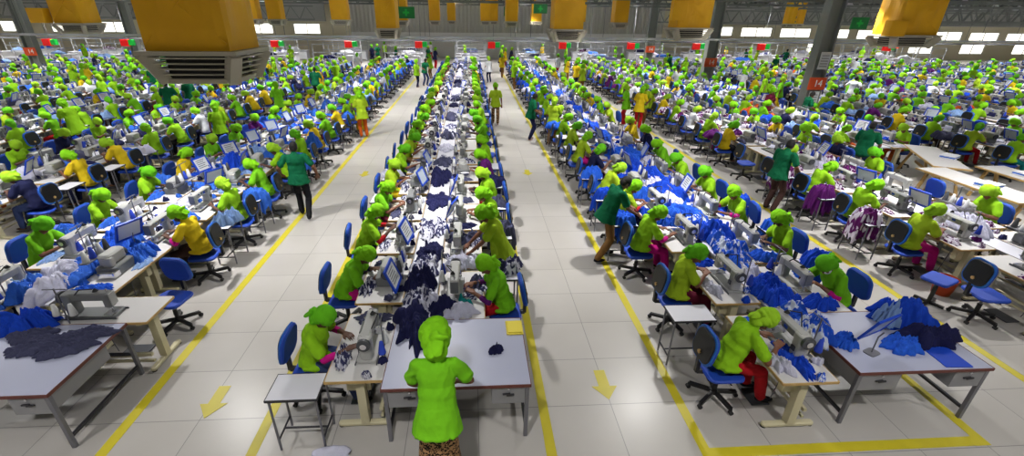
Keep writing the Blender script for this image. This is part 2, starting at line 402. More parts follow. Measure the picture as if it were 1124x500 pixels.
# ------------------------------------------------------------------ furniture prototypes (person's frame: the user sits at -Y and faces +Y)
def mk(fn, name='m'):
    mb = MB(); fn(mb); return mb.mesh(name)
def swivel_chair():
    def seat(b): b.rbox(0, 0, .44, .46, .44, .048, .1, CHB, b=.016)
    def back(b):
        M = Matrix.Translation((0, -.235, .80)) @ Matrix.Rotation(R(80), 4, 'X'); b.rbox(0, 0, 0, .42, .40, .05, .13, CHB, M, n=6, b=.018)
    def shell(b):
        M = Matrix.Translation((0, -.268, .805)) @ Matrix.Rotation(R(80), 4, 'X'); b.rbox(0, 0, 0, .38, .36, .03, .12, BLK, M, n=6, b=.01)
    def rim(b):
        M = Matrix.Translation((0, -.256, .803)) @ Matrix.Rotation(R(80), 4, 'X'); b.rbox(0, 0, 0, .428, .408, .018, .13, CHR, M, n=6, b=.006)
    def bar(b): b.sq((0, -.06, .415), (0, -.28, .43), .05, BLK); b.sq((0, -.28, .42), (0, -.285, .74), .045, BLK); b.tube((0, -.315, .72), (0, -.28, .72), .025, WOODE)
    def pan(b): b.box(-.1, .1, -.12, .12, .395, .42, BLK); b.tube((.1, 0, .41), (.24, .02, .42), .008, BLK)
    def col(b): b.tube((0, 0, .10), (0, 0, .27), .03, BLK, n=12); b.tube((0, 0, .27), (0, 0, .41), .018, STEEL, n=12)
    def base(b):
        b.tube((0, 0, .07), (0, 0, .13), .045, BLK, n=12)
        for k in range(5):
            a = 2*math.pi*k/5 + .3; c, s = math.cos(a), math.sin(a)
            b.sq((0, 0, .105), (c*.28, s*.28, .075), .042, BLK)
    parts = [('seat', mk(seat), None, []), ('backrest', mk(back), None, [('back_shell', mk(shell)), ('backrest_rim', mk(rim))]), ('back_bar', mk(bar), None, []), ('seat_pan', mk(pan), None, []), ('gas_column', mk(col), None, []), ('star_base', mk(base), None, [])]
    for k in range(5):
        a = 2*math.pi*k/5 + .3; c, s = math.cos(a)*.285, math.sin(a)*.285
        mb = MB(); mb.tube((c - .02, s, .027), (c + .02, s, .027), .027, BLK, n=12); mb.tube((c, s, .03), (c, s, .08), .012, BLK, n=8)
        parts.append(('castor', mb.mesh('castor'), None, []))
    return ('swivel_chair', None, parts)
def sewing_table(W=1.16, D=.60):
    def top(b): b.rbox(0, 0, .745, W, D, .03, .02, LAM2, n=3, b=.003)
    def edge(b):
        for y in (-D/2 - .004, D/2 + .004): b.box(-W/2 - .006, W/2 + .006, y - .005, y + .005, .728, .757, WOODE)
        for x in (-W/2 - .004, W/2 + .004): b.box(x - .005, x + .005, -D/2, D/2, .728, .757, WOODE)
    def leg(x):
        def f(b):
            b.rbox(x, .02, .035, .07, .60, .05, .03, CREAM, n=3); b.box(x - .045, x + .045, -.02, .07, .06, .70, CREAM); b.box(x - .03, x + .03, -.22, .26, .69, .729, CREAM)
            for y in (-.25, .29): b.tube((x, y, 0.0), (x, y, .012), .03, BLK)
        return f
    def bar(b): b.sq((-W/2 + .14, .2, .20), (W/2 - .14, .2, .20), .04, CREAM); b.sq((-W/2 + .14, .2, .1), (W/2 - .14, .2, .1), .03, CREAM)
    def ped(b): b.box(-.17, .17, -.22, .0, .01, .024, MACHD); b.tube((.15, 0, .1), (.2, .02, .60), .006, STEEL)
    def motor(b): b.tube((.1, .08, .60), (.3, .08, .60), .085, MACHG, n=16); b.box(.12, .28, .0, .16, .66, .729, MACHD)
    def drawer(b): b.box(-.40, -.16, -.1, .2, .655, .727, GREYP)
    def box(b): b.box(.34, .43, -.14, .12, .48, .70, CREAM)
    return ('sewing_table', None, [('table_top', mk(top), None, []), ('edge_band', mk(edge), 'pale wood edge band', []), ('leg', mk(leg(-W/2 + .12)), None, []), ('leg', mk(leg(W/2 - .12)), None, []), ('crossbar', mk(bar), None, []),
            ('foot_pedal', mk(ped), None, []), ('motor', mk(motor), None, []), ('drawer', mk(drawer), None, []), ('control_box', mk(box), None, [])])
Z0 = .762
ZM = Matrix.Translation((0, 0, Z0)) @ Matrix.Diagonal((1.18, 1.18, 1.18, 1)) @ Matrix.Translation((0, 0, -Z0))
def grown(kit):
    done = set()
    for p in kit[2]:
        for me in [p[1]] + [q[1] for q in p[3]]:
            if me.name not in done: me.transform(ZM); done.add(me.name)
    return kit
def sewing_machine(kind=0):
    a, bcol = ((MACH, MACHG), (MACHG, MACH), (MACH, MACH))[kind]
    def bed(b): b.rbox(.0, 0, Z0 + .018, .50, .18, .034, .02, a, n=3, b=.004); b.box(-.235, -.13, -.085, .085, Z0 + .035, Z0 + .038, CHROME)
    def arm(b):
        b.rbox(.185, 0, Z0 + .155, .11, .12, .24, .03, a, n=3, b=.01)
        b.rbox(-.005, 0, Z0 + .235, .44, .10, .09, .04, a, n=3, b=.014)
        b.rbox(-.19, 0, Z0 + .19, .08, .105, .17, .03, a, n=3, b=.012)
    def head(b): b.rbox(-.238, 0, Z0 + .2, .012, .085, .14, .005, bcol, n=2, b=.003); b.tube((-.19, 0, Z0 + .04), (-.19, 0, Z0 + .115), .006, CHROME); b.box(-.2, -.18, -.012, .012, Z0 + .04, Z0 + .05, CHROME); b.tube((-.2, 0, Z0 + .27), (-.2, 0, Z0 + .31), .008, CHROME)
    def wheel(b): b.tube((.245, 0, Z0 + .225), (.275, 0, Z0 + .225), .062, MACHD, n=18); b.tube((.275, 0, Z0 + .225), (.29, 0, Z0 + .225), .03, CHROME, n=12)
    def panel(b): b.box(-.03, .13, -.062, -.052, Z0 + .21, Z0 + .27, bcol); b.box(0, .05, -.066, -.061, Z0 + .225, Z0 + .255, BLUP)
    def stand(b): b.tube((.15, .15, Z0), (.15, .15, Z0 + .42), .007, STEEL); b.tube((.04, .15, Z0 + .10), (.26, .15, Z0 + .10), .006, STEEL); b.tube((.04, .15, Z0 + .41), (.26, .15, Z0 + .41), .005, STEEL)
    def cone(x, m): return lambda b: b.lathe([(0, .0), (.034, .0), (.036, .01), (.016, .13), (0, .135)], m, (x, .15, Z0 + .105), 14)
    def oil(b): b.box(-.27, .27, -.10, -.092, Z0 + .001, Z0 + .02, MACHD); b.box(-.27, .27, .092, .10, Z0 + .001, Z0 + .02, MACHD); b.tube((-.05, -.055, Z0 + .24), (-.05, -.07, Z0 + .24), .018, CHROME, n=10); b.tube((-.12, -.055, Z0 + .25), (-.12, -.068, Z0 + .25), .012, CHROME, n=10); b.rbox(.185, -.066, Z0 + .12, .05, .01, .05, .01, MACHD, n=2, b=.002)
    def lamp(b): b.tube((.09, .04, Z0 + .27), (-.02, .09, Z0 + .36), .006, BLK); b.tube((-.02, .09, Z0 + .36), (-.1, .03, Z0 + .33), .006, BLK); b.lathe([(.008, .03), (.028, 0)], BLK, (-.11, .02, Z0 + .30), 12)
    return ('sewing_machine', None, [('bed', mk(bed), None, []), ('arm', mk(arm), None, [('panel', mk(panel)), ('needle_head', mk(head))]), ('handwheel', mk(wheel), None, []), ('tension_dials', mk(oil), None, []),
            ('thread_stand', mk(stand), None, [('thread_cone', mk(cone(.07, THREADW))), ('thread_cone', mk(cone(.23, (THREADB, THREADW, THREADB)[kind])))]), ('work_lamp', mk(lamp), None, [])])
def overlocker():
    def base(b): b.rbox(0, 0, Z0 + .06, .34, .24, .12, .03, MACHG, n=3, b=.01); b.rbox(-.17, -.03, Z0 + .045, .12, .2, .09, .02, CHROME, n=2)
    def top(b): b.rbox(.02, .02, Z0 + .19, .30, .15, .14, .05, MACH, n=3, b=.02); b.rbox(-.10, -.02, Z0 + .17, .08, .12, .12, .03, MACH, n=3, b=.01)
    def wheel(b): b.tube((.17, .02, Z0 + .17), (.2, .02, Z0 + .17), .06, MACHD, n=16)
    def stand(b):
        b.tube((.0, .17, Z0), (.0, .17, Z0 + .5), .008, STEEL); b.box(-.22, .22, .12, .22, Z0 + .2, Z0 + .21, STEEL); b.tube((-.2, .17, Z0 + .49), (.2, .17, Z0 + .49), .006, STEEL)
    def cone(x, m): return lambda b: b.lathe([(0, .0), (.036, .0), (.038, .01), (.016, .14), (0, .145)], m, (x, .17, Z0 + .212), 14)
    return ('overlock_machine', None, [('body', mk(base), None, []), ('head', mk(top), None, []), ('handwheel', mk(wheel), None, []), ('thread_stand', mk(stand), None, [('thread_cone', mk(cone(x, m))) for x, m in ((-.17, THREADW), (-.06, THREADB), (.06, THREADW), (.17, MACHD))])])
def inspection_table(W, D, drawers=True):
    def top(b): b.box(-W/2, W/2, -D/2, D/2, .735, .765, GREYLAM)
    def edge(b):
        for y in (-D/2 - .004, D/2 + .004): b.box(-W/2 - .008, W/2 + .008, y - .004, y + .004, .73, .767, REDE)
        for x in (-W/2 - .004, W/2 + .004): b.box(x - .004, x + .004, -D/2, D/2, .73, .767, REDE)
    parts = [('table_top', mk(top), None, []), ('edge_band', mk(edge), 'dark red edge band', [])]
    for x in (-W/2 + .03, W/2 - .03):
        for y in (-D/2 + .03, D/2 - .03): parts.append(('leg', mk(lambda b: b.sq((x, y, 0), (x, y, .735), .04, STEEL)), None, []))
    for x in (-W/2 + .03, W/2 - .03): parts.append(('stretcher', mk(lambda b: b.sq((x, -D/2 + .05, .14), (x, D/2 - .05, .14), .032, DKSTEEL)), None, []))
    for y in (-D/2 + .03, D/2 - .03):
        if y > 0: parts.append(('stretcher', mk(lambda b: b.sq((-W/2 + .05, y, .32), (W/2 - .05, y, .32), .032, DKSTEEL)), None, []))
    parts.append(('apron', mk(lambda b: b.box(-W/2 + .055, W/2 - .055, D/2 - .04, D/2 - .02, .62, .733, GREYP)), None, []))
    if drawers:
        for s in (-1, 1):
            x0, x1 = (-W/2 + .055, -W/2 + .50) if s < 0 else (W/2 - .40, W/2 - .055)
            def bx(b): b.box(x0, x1, -D/2 + .012, D/2 - .3, .50, .733, GREYP)
            def hd(b):
                c = (x0 + x1) / 2
                b.sq((c - .06, -D/2 + .002, .635), (c + .02, -D/2 + .002, .645), .014, DKSTEEL); b.sq((c - .02, -D/2 + .002, .620), (c + .06, -D/2 + .002, .630), .014, DKSTEEL)
            parts.append(('drawer_box', mk(bx), 'grey steel drawer box', [('handle', mk(hd)), ('drawer_lock', mk(lambda b: b.tube(((x0+x1)/2, -D/2 + .013, .70), ((x0+x1)/2, -D/2 - .0, .70), .012, CHROME)))]))
    return ('inspection_table', None, parts)
def side_table(W=.46, D=.36, H=.72):
    def top(b): b.box(-W/2, W/2, -D/2, D/2, H - .02, H, LAM)
    def edge(b):
        for y in (-D/2 - .004, D/2 + .004): b.box(-W/2 - .008, W/2 + .008, y - .004, y + .004, H - .026, H + .002, DKSTEEL)
        for x in (-W/2 - .004, W/2 + .004): b.box(x - .004, x + .004, -D/2, D/2, H - .026, H + .002, DKSTEEL)
    parts = [('table_top', mk(top), None, []), ('rim', mk(edge), None, [])]
    for x in (-W/2 + .02, W/2 - .02):
        for y in (-D/2 + .02, D/2 - .02): parts.append(('leg', mk(lambda b: b.tube((x, y, .0), (x, y, H - .02), .013, STEEL, n=8)), None, []))
        parts.append(('foot_rail', mk(lambda b: b.tube((x, -D/2 + .02, .14), (x, D/2 - .02, .14), .011, DKSTEEL, n=8)), None, []))
    parts.append(('cross_rail', mk(lambda b: b.tube((-W/2 + .02, 0, .14), (W/2 - .02, 0, .14), .011, DKSTEEL, n=8)), None, []))
    return ('side_table', None, parts)
def board(kind=0):
    """blue framed sheet on a thin stand, standing on a worktop (origin on the worktop)"""
    t = Matrix.Translation((0, 0, .34)) @ Matrix.Rotation(R(-22), 4, 'X')
    def frame_(b):
        for x in (-.185, .185): b.box(x - .017, x + .017, -.012, .012, -.15, .15, BLUP, t)
        for z in (-.15, .15): b.box(-.2, .2, -.012, .012, z - .017, z + .017, BLUP, t)
    def sheet(b):
        b.box(-.165, .165, -.005, .005, -.13, .13, (PAPER, CLEAR)[kind], t)
        if kind == 0:
            for k in range(5): b.box(-.12, .10 - .03 * (k % 2), -.007, -.0052, .08 - k * .04, .095 - k * .04, MACHG, t)
    def stand(b): b.tube((0, .03, .006), (0, .03, .22), .008, STEEL); b.rbox(0, .03, .005, .16, .12, .01, .03, STEEL, n=3, b=.002); b.tube((0, .03, .22), (0, .06, .30), .008, STEEL)
    return ('notice_board', None, [('frame', mk(frame_), None, []), ('sheet', mk(sheet), None, []), ('stand', mk(stand), None, [])])
def tub(m, name, r=.17, h=.28):
    def body(b): b.lathe([(0, .012), (r*.75, .012), (r, h), (r*1.06, h), (r*1.06, h - .02), (r*1.01, h - .022), (r*.78, 0), (0, 0)], m, n=22)
    def handle(b):
        pts = [(math.cos(a) * r * 1.03, 0.02, h - .02 - math.sin(a) * .1) for a in [math.pi * k / 8 for k in range(9)]]
        for p, q in zip(pts, pts[1:]): b.tube(p, q, .005, STEEL, n=6)
    return (name, None, [('body', mk(body), None, []), ('handle', mk(handle), None, [])])
# cloth
def heap_mesh(seed, n=46, h=.22, amp=.07, freq=7., rag=.22, hang=0.):
    """crumpled cloth lying in a heap about 1 x 1 across"""
    off = Vector((seed * 3.7, seed * 1.9, seed * 8.1)); vs = []; fs = []; NR = n // 2; NA = n * 2
    for i in range(NR + 1):
        t = i / NR
        for j in range(NA):
            a = 2 * math.pi * j / NA; e = Vector((math.cos(a), math.sin(a), 0))
            rr = .5 * (1 + rag * noise.noise(e * 1.6 + off) + rag * .8 * noise.noise(e * 5 + off)); x, y = e.x * rr * t, e.y * rr * t
            p = Vector((x, y, 0)); w = Vector((noise.noise(p * 2.2 + off), noise.noise(p * 2.2 - off), 0)) * .35
            q = (p + w) * freq + off; ridge = abs(noise.noise(q)) * 2.2; r2 = abs(noise.noise(q * 2.1 + off)) * 2; r3 = abs(noise.noise(q * 4.4 - off)) * 2
            z = h * (1 - t ** 2.2) * max(.3, .9 + .8 * noise.noise(p * 3.2 + off)) + amp * (ridge + .6 * r2 + .35 * r3) * (1 - t ** 5) + .012
            z = max(z, .012) if t < 1 else 0.0
            if hang: z = h * .8 * (1 - t ** 2.2) + amp * (ridge + .6 * r2 + .35 * r3) - max(0, t - .58) * hang * (1 + .5 * noise.noise(e * 4 + off)) + .015; x *= 1 - max(0, t - .7) * .7; y *= 1 - max(0, t - .7) * .7; x += e.x * .035 * max(0, t - .5) * noise.noise(e * 9 + off) * 4; y += e.y * .035 * max(0, t - .5) * noise.noise(e * 9 + off) * 4
            vs.append((x + w.x * .12 * (1 - t), y + w.y * .12 * (1 - t), z))
    for i in range(NR):
        for j in range(NA):
            a, b = i * NA + j, i * NA + (j + 1) % NA
            if i == 0: fs.append((a, a + NA, b + NA))
            else: fs.append((a, a + NA, b + NA, b))
    if not hang: fs.append(tuple(NR * NA + j for j in reversed(range(NA))))
    mb = MB(); mb.add(vs, fs, GREYG, True); me = mb.mesh('heap_%d' % seed)
    import bmesh
    bm = bmesh.new(); bm.from_mesh(me); bmesh.ops.remove_doubles(bm, verts=bm.verts, dist=1e-5); bm.to_mesh(me); bm.free(); return me
def drape_mesh(seed, W=.4, drop=.55, n=26):
    """cloth hung over a table edge or a rail: hangs on both sides of the X axis, top at z=0"""
    off = Vector((seed * 2.3, seed * 4.9, seed * .7)); vs = []; fs = []; M_ = 22
    for i in range(n + 1):
        s = i / n * 2 - 1
        for j in range(M_ + 1):
            x = (j / M_ - .5) * W; fold = noise.noise(Vector((x * 14, s * 1.3, 0)) + off); d = abs(s) * drop * (1 + .25 * noise.noise(Vector((x * 3, s, 0)) + off))
            y = math.copysign(min(abs(s) * 6, 1) * .05 * (1 + abs(s)), s) + fold * .05 * abs(s)
            vs.append((x * (1 + .15 * abs(s)) + .02 * noise.noise(Vector((s * 4, x * 5, 1)) + off), y, -max(0, d - .06) + .015 * fold))
    for i in range(n):
        for j in range(M_):
            a = i * (M_ + 1) + j; fs.append((a, a + 1, a + M_ + 2, a + M_ + 1))
    mb = MB(); mb.add(vs, fs, GREYG, True); me = mb.mesh('drape_%d' % seed)
    import bmesh
    bm = bmesh.new(); bm.from_mesh(me); r = bmesh.ops.solidify(bm, geom=bm.faces[:], thickness=.012); bm.to_mesh(me); bm.free()
    me.polygons.foreach_set('use_smooth', [True] * len(me.polygons)); return me
HEAPS = [heap_mesh(i, 68, .13 + .02 * (i % 3), .05, 5.2, .55) for i in range(6)]
FLATS = [heap_mesh(20 + i, 60, .035, .03, 6.5, .5) for i in range(5)]
SMALL = [heap_mesh(40 + i, 16, .18, .05, 3.5, .4) for i in range(4)]
OVERS = [heap_mesh(60 + i, 60, .16, .05, 5., .35, .75) for i in range(5)]
DRAPES = [drape_mesh(i) for i in range(4)]
def place_cloth(me, m, loc, sc, rz=0., name='garment_heap', label=None, group=None, cat='garments'):
    o = link(name, recolor(me, {GREYG: m}) if m != GREYG else me, None, loc, rz); o.scale = sc; return tag(o, label, cat, group)
def kit_far(kit):
    ms = []
    for (pn, pm, pl, subs) in kit[2]:
        ms.append((pm, I4)); ms += [(sm, I4) for _, sm in subs]
    return (kit[0], join(ms, kit[0] + '_small'), [])
# ------------------------------------------------------------------ camera
H = 4.2
def cam_axes():
    yaw, pit, rol = R(3.59), R(25.29), R(.60)
    fh = Vector((math.sin(yaw), math.cos(yaw), 0)); r = Vector((math.cos(yaw), -math.sin(yaw), 0)); z = Vector((0, 0, 1))
    f = fh * math.cos(pit) - z * math.sin(pit); u = fh * math.sin(pit) + z * math.cos(pit)
    return f, r * math.cos(rol) + u * math.sin(rol), -r * math.sin(rol) + u * math.cos(rol)
CF, CR, CU = cam_axes(); EYEP = Vector((0, 0, H))
cam = bpy.data.cameras.new('camera'); cam.sensor_width = 36; cam.lens = 36 * 497.7 / 1124; cam.shift_x = (562 - 548.1) / 1124; cam.clip_end = 300; cam.clip_start = .05
co = bpy.data.objects.new('camera', cam); COL.objects.link(co); scene.camera = co
co.matrix_world = Matrix.Translation(EYEP) @ Matrix((CR, CU, -CF)).transposed().to_4x4()
def seen(x, y, z=1.0, m=45):
    """is this spot inside the photograph's view (what lies outside is left out)"""
    p = Vector((x, y, z)) - EYEP; w = p.dot(CF)
    if w < .3: return False
    return -m < 548.1 + 497.7 * p.dot(CR) / w < 1124 + m and -60 < 250 - 497.7 * p.dot(CU) / w < 500 + m * 1.5
def dist(x, y): return math.hypot(x, y)

# ------------------------------------------------------------------ building
FX0, FX1, FY0, FY1, CZ = -46., 66., -9., 50.5, 5.5
def floor_mat():
    m = mat('floor_tiles', (178, 175, 172), .3, spec=.5); nt = m.node_tree; b = nt.nodes['Principled BSDF']
    tc = nt.nodes.new('ShaderNodeTexCoord'); mp = nt.nodes.new('ShaderNodeMapping'); mp.inputs['Location'].default_value = (-1.6 / .79, -3.91 / .79, 0); mp.inputs['Scale'].default_value = (1/.79, 1/.79, 1)
    br = nt.nodes.new('ShaderNodeTexBrick'); br.offset = 0; br.inputs['Scale'].default_value = 1; br.inputs['Brick Width'].default_value = 1; br.inputs['Row Height'].default_value = 1
    br.inputs['Mortar Size'].default_value = .006; br.inputs['Mortar Smooth'].default_value = .1
    br.inputs['Color1'].default_value = lin((188, 184, 180)) + (1,); br.inputs['Color2'].default_value = lin((181, 177, 173)) + (1,); br.inputs['Mortar'].default_value = lin((136, 134, 132)) + (1,)
    n = nt.nodes.new('ShaderNodeTexNoise'); n.inputs['Scale'].default_value = .9; n.inputs['Detail'].default_value = 5
    mx = nt.nodes.new('ShaderNodeMix'); mx.data_type = 'RGBA'; mx.blend_type = 'MULTIPLY'; mx.inputs[0].default_value = .3
    cr = nt.nodes.new('ShaderNodeValToRGB'); cr.color_ramp.elements[0].position = .3; cr.color_ramp.elements[0].color = (.72, .71, .69, 1); cr.color_ramp.elements[1].position = .65
    nt.links.new(tc.outputs['Object'], mp.inputs[0]); nt.links.new(mp.outputs[0], br.inputs['Vector']); nt.links.new(tc.outputs['Object'], n.inputs['Vector'])
    nt.links.new(n.outputs['Fac'], cr.inputs[0]); nt.links.new(br.outputs['Color'], mx.inputs[6]); nt.links.new(cr.outputs[0], mx.inputs[7]); nt.links.new(mx.outputs[2], b.inputs['Base Color'])
    rr = nt.nodes.new('ShaderNodeMapRange'); rr.inputs[3].default_value = .24; rr.inputs[4].default_value = .38
    nt.links.new(n.outputs['Fac'], rr.inputs[0]); nt.links.new(rr.outputs[0], b.inputs['Roughness']); return m
mb = MB(); mb.box(FX0, FX1, FY0, FY1, -.2, 0, floor_mat()); struct('floor', mb)
CEIL = mat('ceiling_sheet', (150, 152, 148), .7); BEAM = mat('beam_steel', (112, 116, 114), .55, metal=.1); WALLM = mat('wall_cream', (226, 218, 190), .8, vary=.05, scale=.5); COLM = mat('column_grey', (134, 138, 134), .55)
def ribbed():
    m = mat('ribbed_cladding', (196, 194, 184), .6); nt = m.node_tree; b = nt.nodes['Principled BSDF']
    tc = nt.nodes.new('ShaderNodeTexCoord'); w = nt.nodes.new('ShaderNodeTexWave'); w.inputs['Scale'].default_value = .8
    bp = nt.nodes.new('ShaderNodeBump'); bp.inputs['Strength'].default_value = .8; bp.inputs['Distance'].default_value = .1
    nt.links.new(tc.outputs['Object'], w.inputs['Vector']); nt.links.new(w.outputs['Fac'], bp.inputs['Height']); nt.links.new(bp.outputs['Normal'], b.inputs['Normal']); return m
RIB = ribbed()
mb = MB(); mb.box(FX0, FX1, FY0, FY1, CZ, CZ + .15, CEIL); struct('ceiling', mb)
mb = MB(); mb.box(FX0 - .2, FX0, FY0, FY1, 0, CZ, WALLM); struct('wall_left', mb)
mb = MB(); mb.box(FX1, FX1 + .2, FY0, FY1, 0, CZ, WALLM); struct('wall_right', mb)
mb = MB(); mb.box(FX0, FX1, FY0 - .2, FY0, 0, CZ, WALLM); struct('wall_front', mb)
# far wall: cream at the sides, ribbed sheet in the middle, with window openings
wins = []
for x in [-45.2 + 4.6 * k for k in range(7)]: wins.append((x, x + 2.6, 2.15, 3.15))
x = 24.2
while x < 60: wins.append((x, x + 3.4, 2.25 - (x - 24) * .012, 3.2 - (x - 24) * .012)); x += 4.3
for x in (36.2, 47.8, 53.8, 60.): wins.append((x, x + 2.8, .6, 1.7))
def wall_with_holes(name, x0, x1, y, z0, z1, holes, m):
    mb = MB(); hs = [h for h in holes if h[0] >= x0 and h[1] <= x1]
    xs = sorted({x0, x1} | {v for h in hs for v in h[:2]})
    for a, b in zip(xs, xs[1:]):
        zz = sorted([(h[2], h[3]) for h in hs if h[0] <= a + 1e-6 and h[1] >= b - 1e-6]); z = z0
        for (p, q) in zz: mb.box(a, b, y, y + .25, z, p, m); z = q
        mb.box(a, b, y, y + .25, z, z1, m)
    return struct(name, mb)
wall_with_holes('wall_back_left', FX0, -12, FY1, 0, CZ, wins, WALLM); wall_with_holes('wall_back_right', 20, FX1, FY1, 0, CZ, wins, WALLM)
mb = MB(); mb.box(-12, 20, FY1, FY1 + .25, 0, 2.4, mat('wall_white', (242, 242, 238), .7)); mb.box(-12, 20, FY1 - .05, FY1 + .2, 2.4, CZ, RIB); struct('wall_back', mb)
PANE = mat('daylight_pane', (255, 250, 236), .4, emit=2.2)
for i, (a, b, z0, z1) in enumerate(wins):
    mb = MB(); w = .07
    for xx in (a, (a + b) / 2 - w/2, b - w): mb.box(xx, xx + w, FY1 + .02, FY1 + .1, z0, z1, RAILM)
    for zz in (z0, z1 - w): mb.box(a, b, FY1 + .02, FY1 + .1, zz, zz + w, RAILM)
    o = struct('window_%d' % (i + 1), mb); mb = MB(); mb.box(a + .02, b - .02, FY1 + .11, FY1 + .13, z0 + .02, z1 - .02, PANE); link('pane', mb.mesh('pane'), o)
# roof girders and purlins
def girder(y, x0, x1, z0, z1):
    mb = MB(); mb.box(x0, x1, y - .09, y + .09, z0, z0 + .12, BEAM); mb.box(x0, x1, y - .09, y + .09, z1 - .12, z1, BEAM)
    n = int((x1 - x0) / (z1 - z0) / 1.1); d = (x1 - x0) / n
    for k in range(n):
        xa = x0 + k * d; mb.sq((xa, y, z0 + .06), (xa + d / 2, y, z1 - .06), .07, BEAM); mb.sq((xa + d / 2, y, z1 - .06), (xa + d, y, z0 + .06), .07, BEAM)
    return mb
for y in (18.9, 27.5, 37.0): struct('ceiling_beam', girder(y, FX0, FX1, 4.7, 5.5))
struct('ceiling_beam', girder(46., FX0, -14, 3.5, 4.7)); struct('ceiling_beam', girder(46., 17, FX1, 3.55, 4.7))
struct('ceiling_beam', girder(41., 24, FX1, 3.75, 4.8)); struct('ceiling_beam', girder(33., 30, FX1, 3.9, 4.9))
for x in range(-44, 66, 6):
    mb = MB(); mb.box(x - .06, x + .06, FY0, FY1, CZ - .22, CZ, BEAM); struct('ceiling_beam', mb)
# the dropped fascia panels at both far corners
mb = MB(); mb.box(FX0, -14, 49.2, 49.4, 3.35, CZ, CEIL); struct('ceiling_panel', mb)
mb = MB(); mb.box(21, FX1, 49.2, 49.4, 3.4, CZ, CEIL); struct('ceiling_panel', mb)
# columns
def font_mesh(txt, size, m, ext=.004):
    c = bpy.data.curves.new('txt', 'FONT'); c.body = txt; c.size = size; c.extrude = ext; c.align_x = 'CENTER'; c.align_y = 'CENTER'; o = bpy.data.objects.new('t', c); COL.objects.link(o)
    dg = bpy.context.evaluated_depsgraph_get(); dg.update(); me = bpy.data.meshes.new_from_object(o.evaluated_get(dg)); bpy.data.objects.remove(o); me.materials.clear(); me.materials.append(m); return me
def column(x, y, w=.55):
    mb = MB(); mb.box(x - w/2, x + w/2, y - .03, y + .03, 0, CZ, COLM)
    for s in (-1, 1): mb.box(x + s * w/2 - .03, x + s * w/2 + .03, y - .22, y + .22, 0, CZ, COLM)
    mb.box(x - w/2 - .1, x + w/2 + .1, y - .3, y + .3, 0, .04, COLM); return struct('column', mb)
cols = [(14.0, 18.6, 'third-right line'), (13.9, 27.4, 'fourth-right line'), (14.2, 38., 'far aisle'), (-27.8, 32.6, 'left side'), (-26.9, 40.8, 'far left corner'), (41., 45., 'far right corner')]
T90 = Matrix.Rotation(R(90), 4, 'X')
for i, (x, y, nm) in enumerate(cols):
    column(x, y)
    if i < 4 or i == 5:
        mb = MB(); z = 1.75
        mb.box(-.36, .36, -.012, .012, -.24, .24, ORS); o = link('column_sign', mb.mesh('column_sign'), None, (x, y - .25, z))
        tag(o, 'orange numbered notice band on the %s steel column' % ('nearest', 'second', 'third', 'far left', '', 'far right')[i], 'sign')
        t = link('lettering', font_mesh('14', .36, WHS), o); t.matrix_local = Matrix.Translation((.04, -.015, 0)) @ T90
        t['label'] = 'white figures'
for i, (x, y, z, m, nm) in enumerate(((14.02, 18.33, 2.65, PAPER, 'white notice sheets taped to the nearest right column'), (14.0, 18.33, 1.15, PAPER, 'low white notice sheet on the nearest right column'))):
    mb = MB(); mb.box(x - .22, x + .2, y - .01, y, z - .35, z + .3, m)
    for k in range(5): mb.box(x - .16, x + .14, y - .014, y - .0101, z - .25 + k * .1, z - .22 + k * .1, MACHG)
    tag(link('notice_sheet', mb.mesh('notice_sheet')), nm, 'notice')

# floor stripes and arrows
YL = mat('yellow_floor_paint', (198, 184, 40), .4, vary=.1, scale=6)
def stripe(x0, y0, x1, y1, i): 
    mb = MB(); mb.box(x0, x1, y0, y1, .0005, .003, YL); tag(link('trim_%d' % i, mb.mesh('trim')), kind='structure')
for i, (a, b, c, d) in enumerate(((-3.98, -1, -3.86, 37), (-2.42, -1, -2.31, 37), (.73, -1, .84, 37), (2.38, -1, 2.49, 37), (7.0, -1, 7.12, 37), (5.48, 3.14, 5.6, 37), (2.49, 3.14, 5.48, 3.26))): stripe(a, b, c, d, i + 1)
def arrow(x, y, nm, s=1.):
    mb = MB(); mb.add([(x - .07, y + .28, 0), (x + .07, y + .28, 0), (x + .07, y, 0), (x + .16, y, 0), (x, y - .22, 0), (x - .16, y, 0), (x - .07, y, 0)], [(0, 6, 5, 4, 3, 2, 1)][::1], YL)
    mb.v = [(a, b, .004) for a, b, c in mb.v]; n = len(mb.v); mb.v += [(a, b, .001) for a, b, c in mb.v]; mb.f = [tuple(reversed(mb.f[0]))] + [(k, (k+1) % n, (k+1) % n + n, k + n) for k in range(n)]; mb.m = [0] * len(mb.f); mb.smooth = [False] * len(mb.f)
    tag(link('floor_arrow', mb.mesh('floor_arrow')), nm, 'floor marking')
arrow(-3.1, 4.15, 'yellow arrow on the tiles between pale-blue and grey-garment lines, nearest the camera'); arrow(1.6, 4.2, 'yellow arrow on the tiles between grey-garment and blue-garment lines, nearest the camera')
arrow(1.6, 12.6, 'yellow arrow farther up the aisle beside the blue-garment line'); arrow(-3.1, 12.6, 'yellow arrow farther up the aisle beside the grey-garment line')

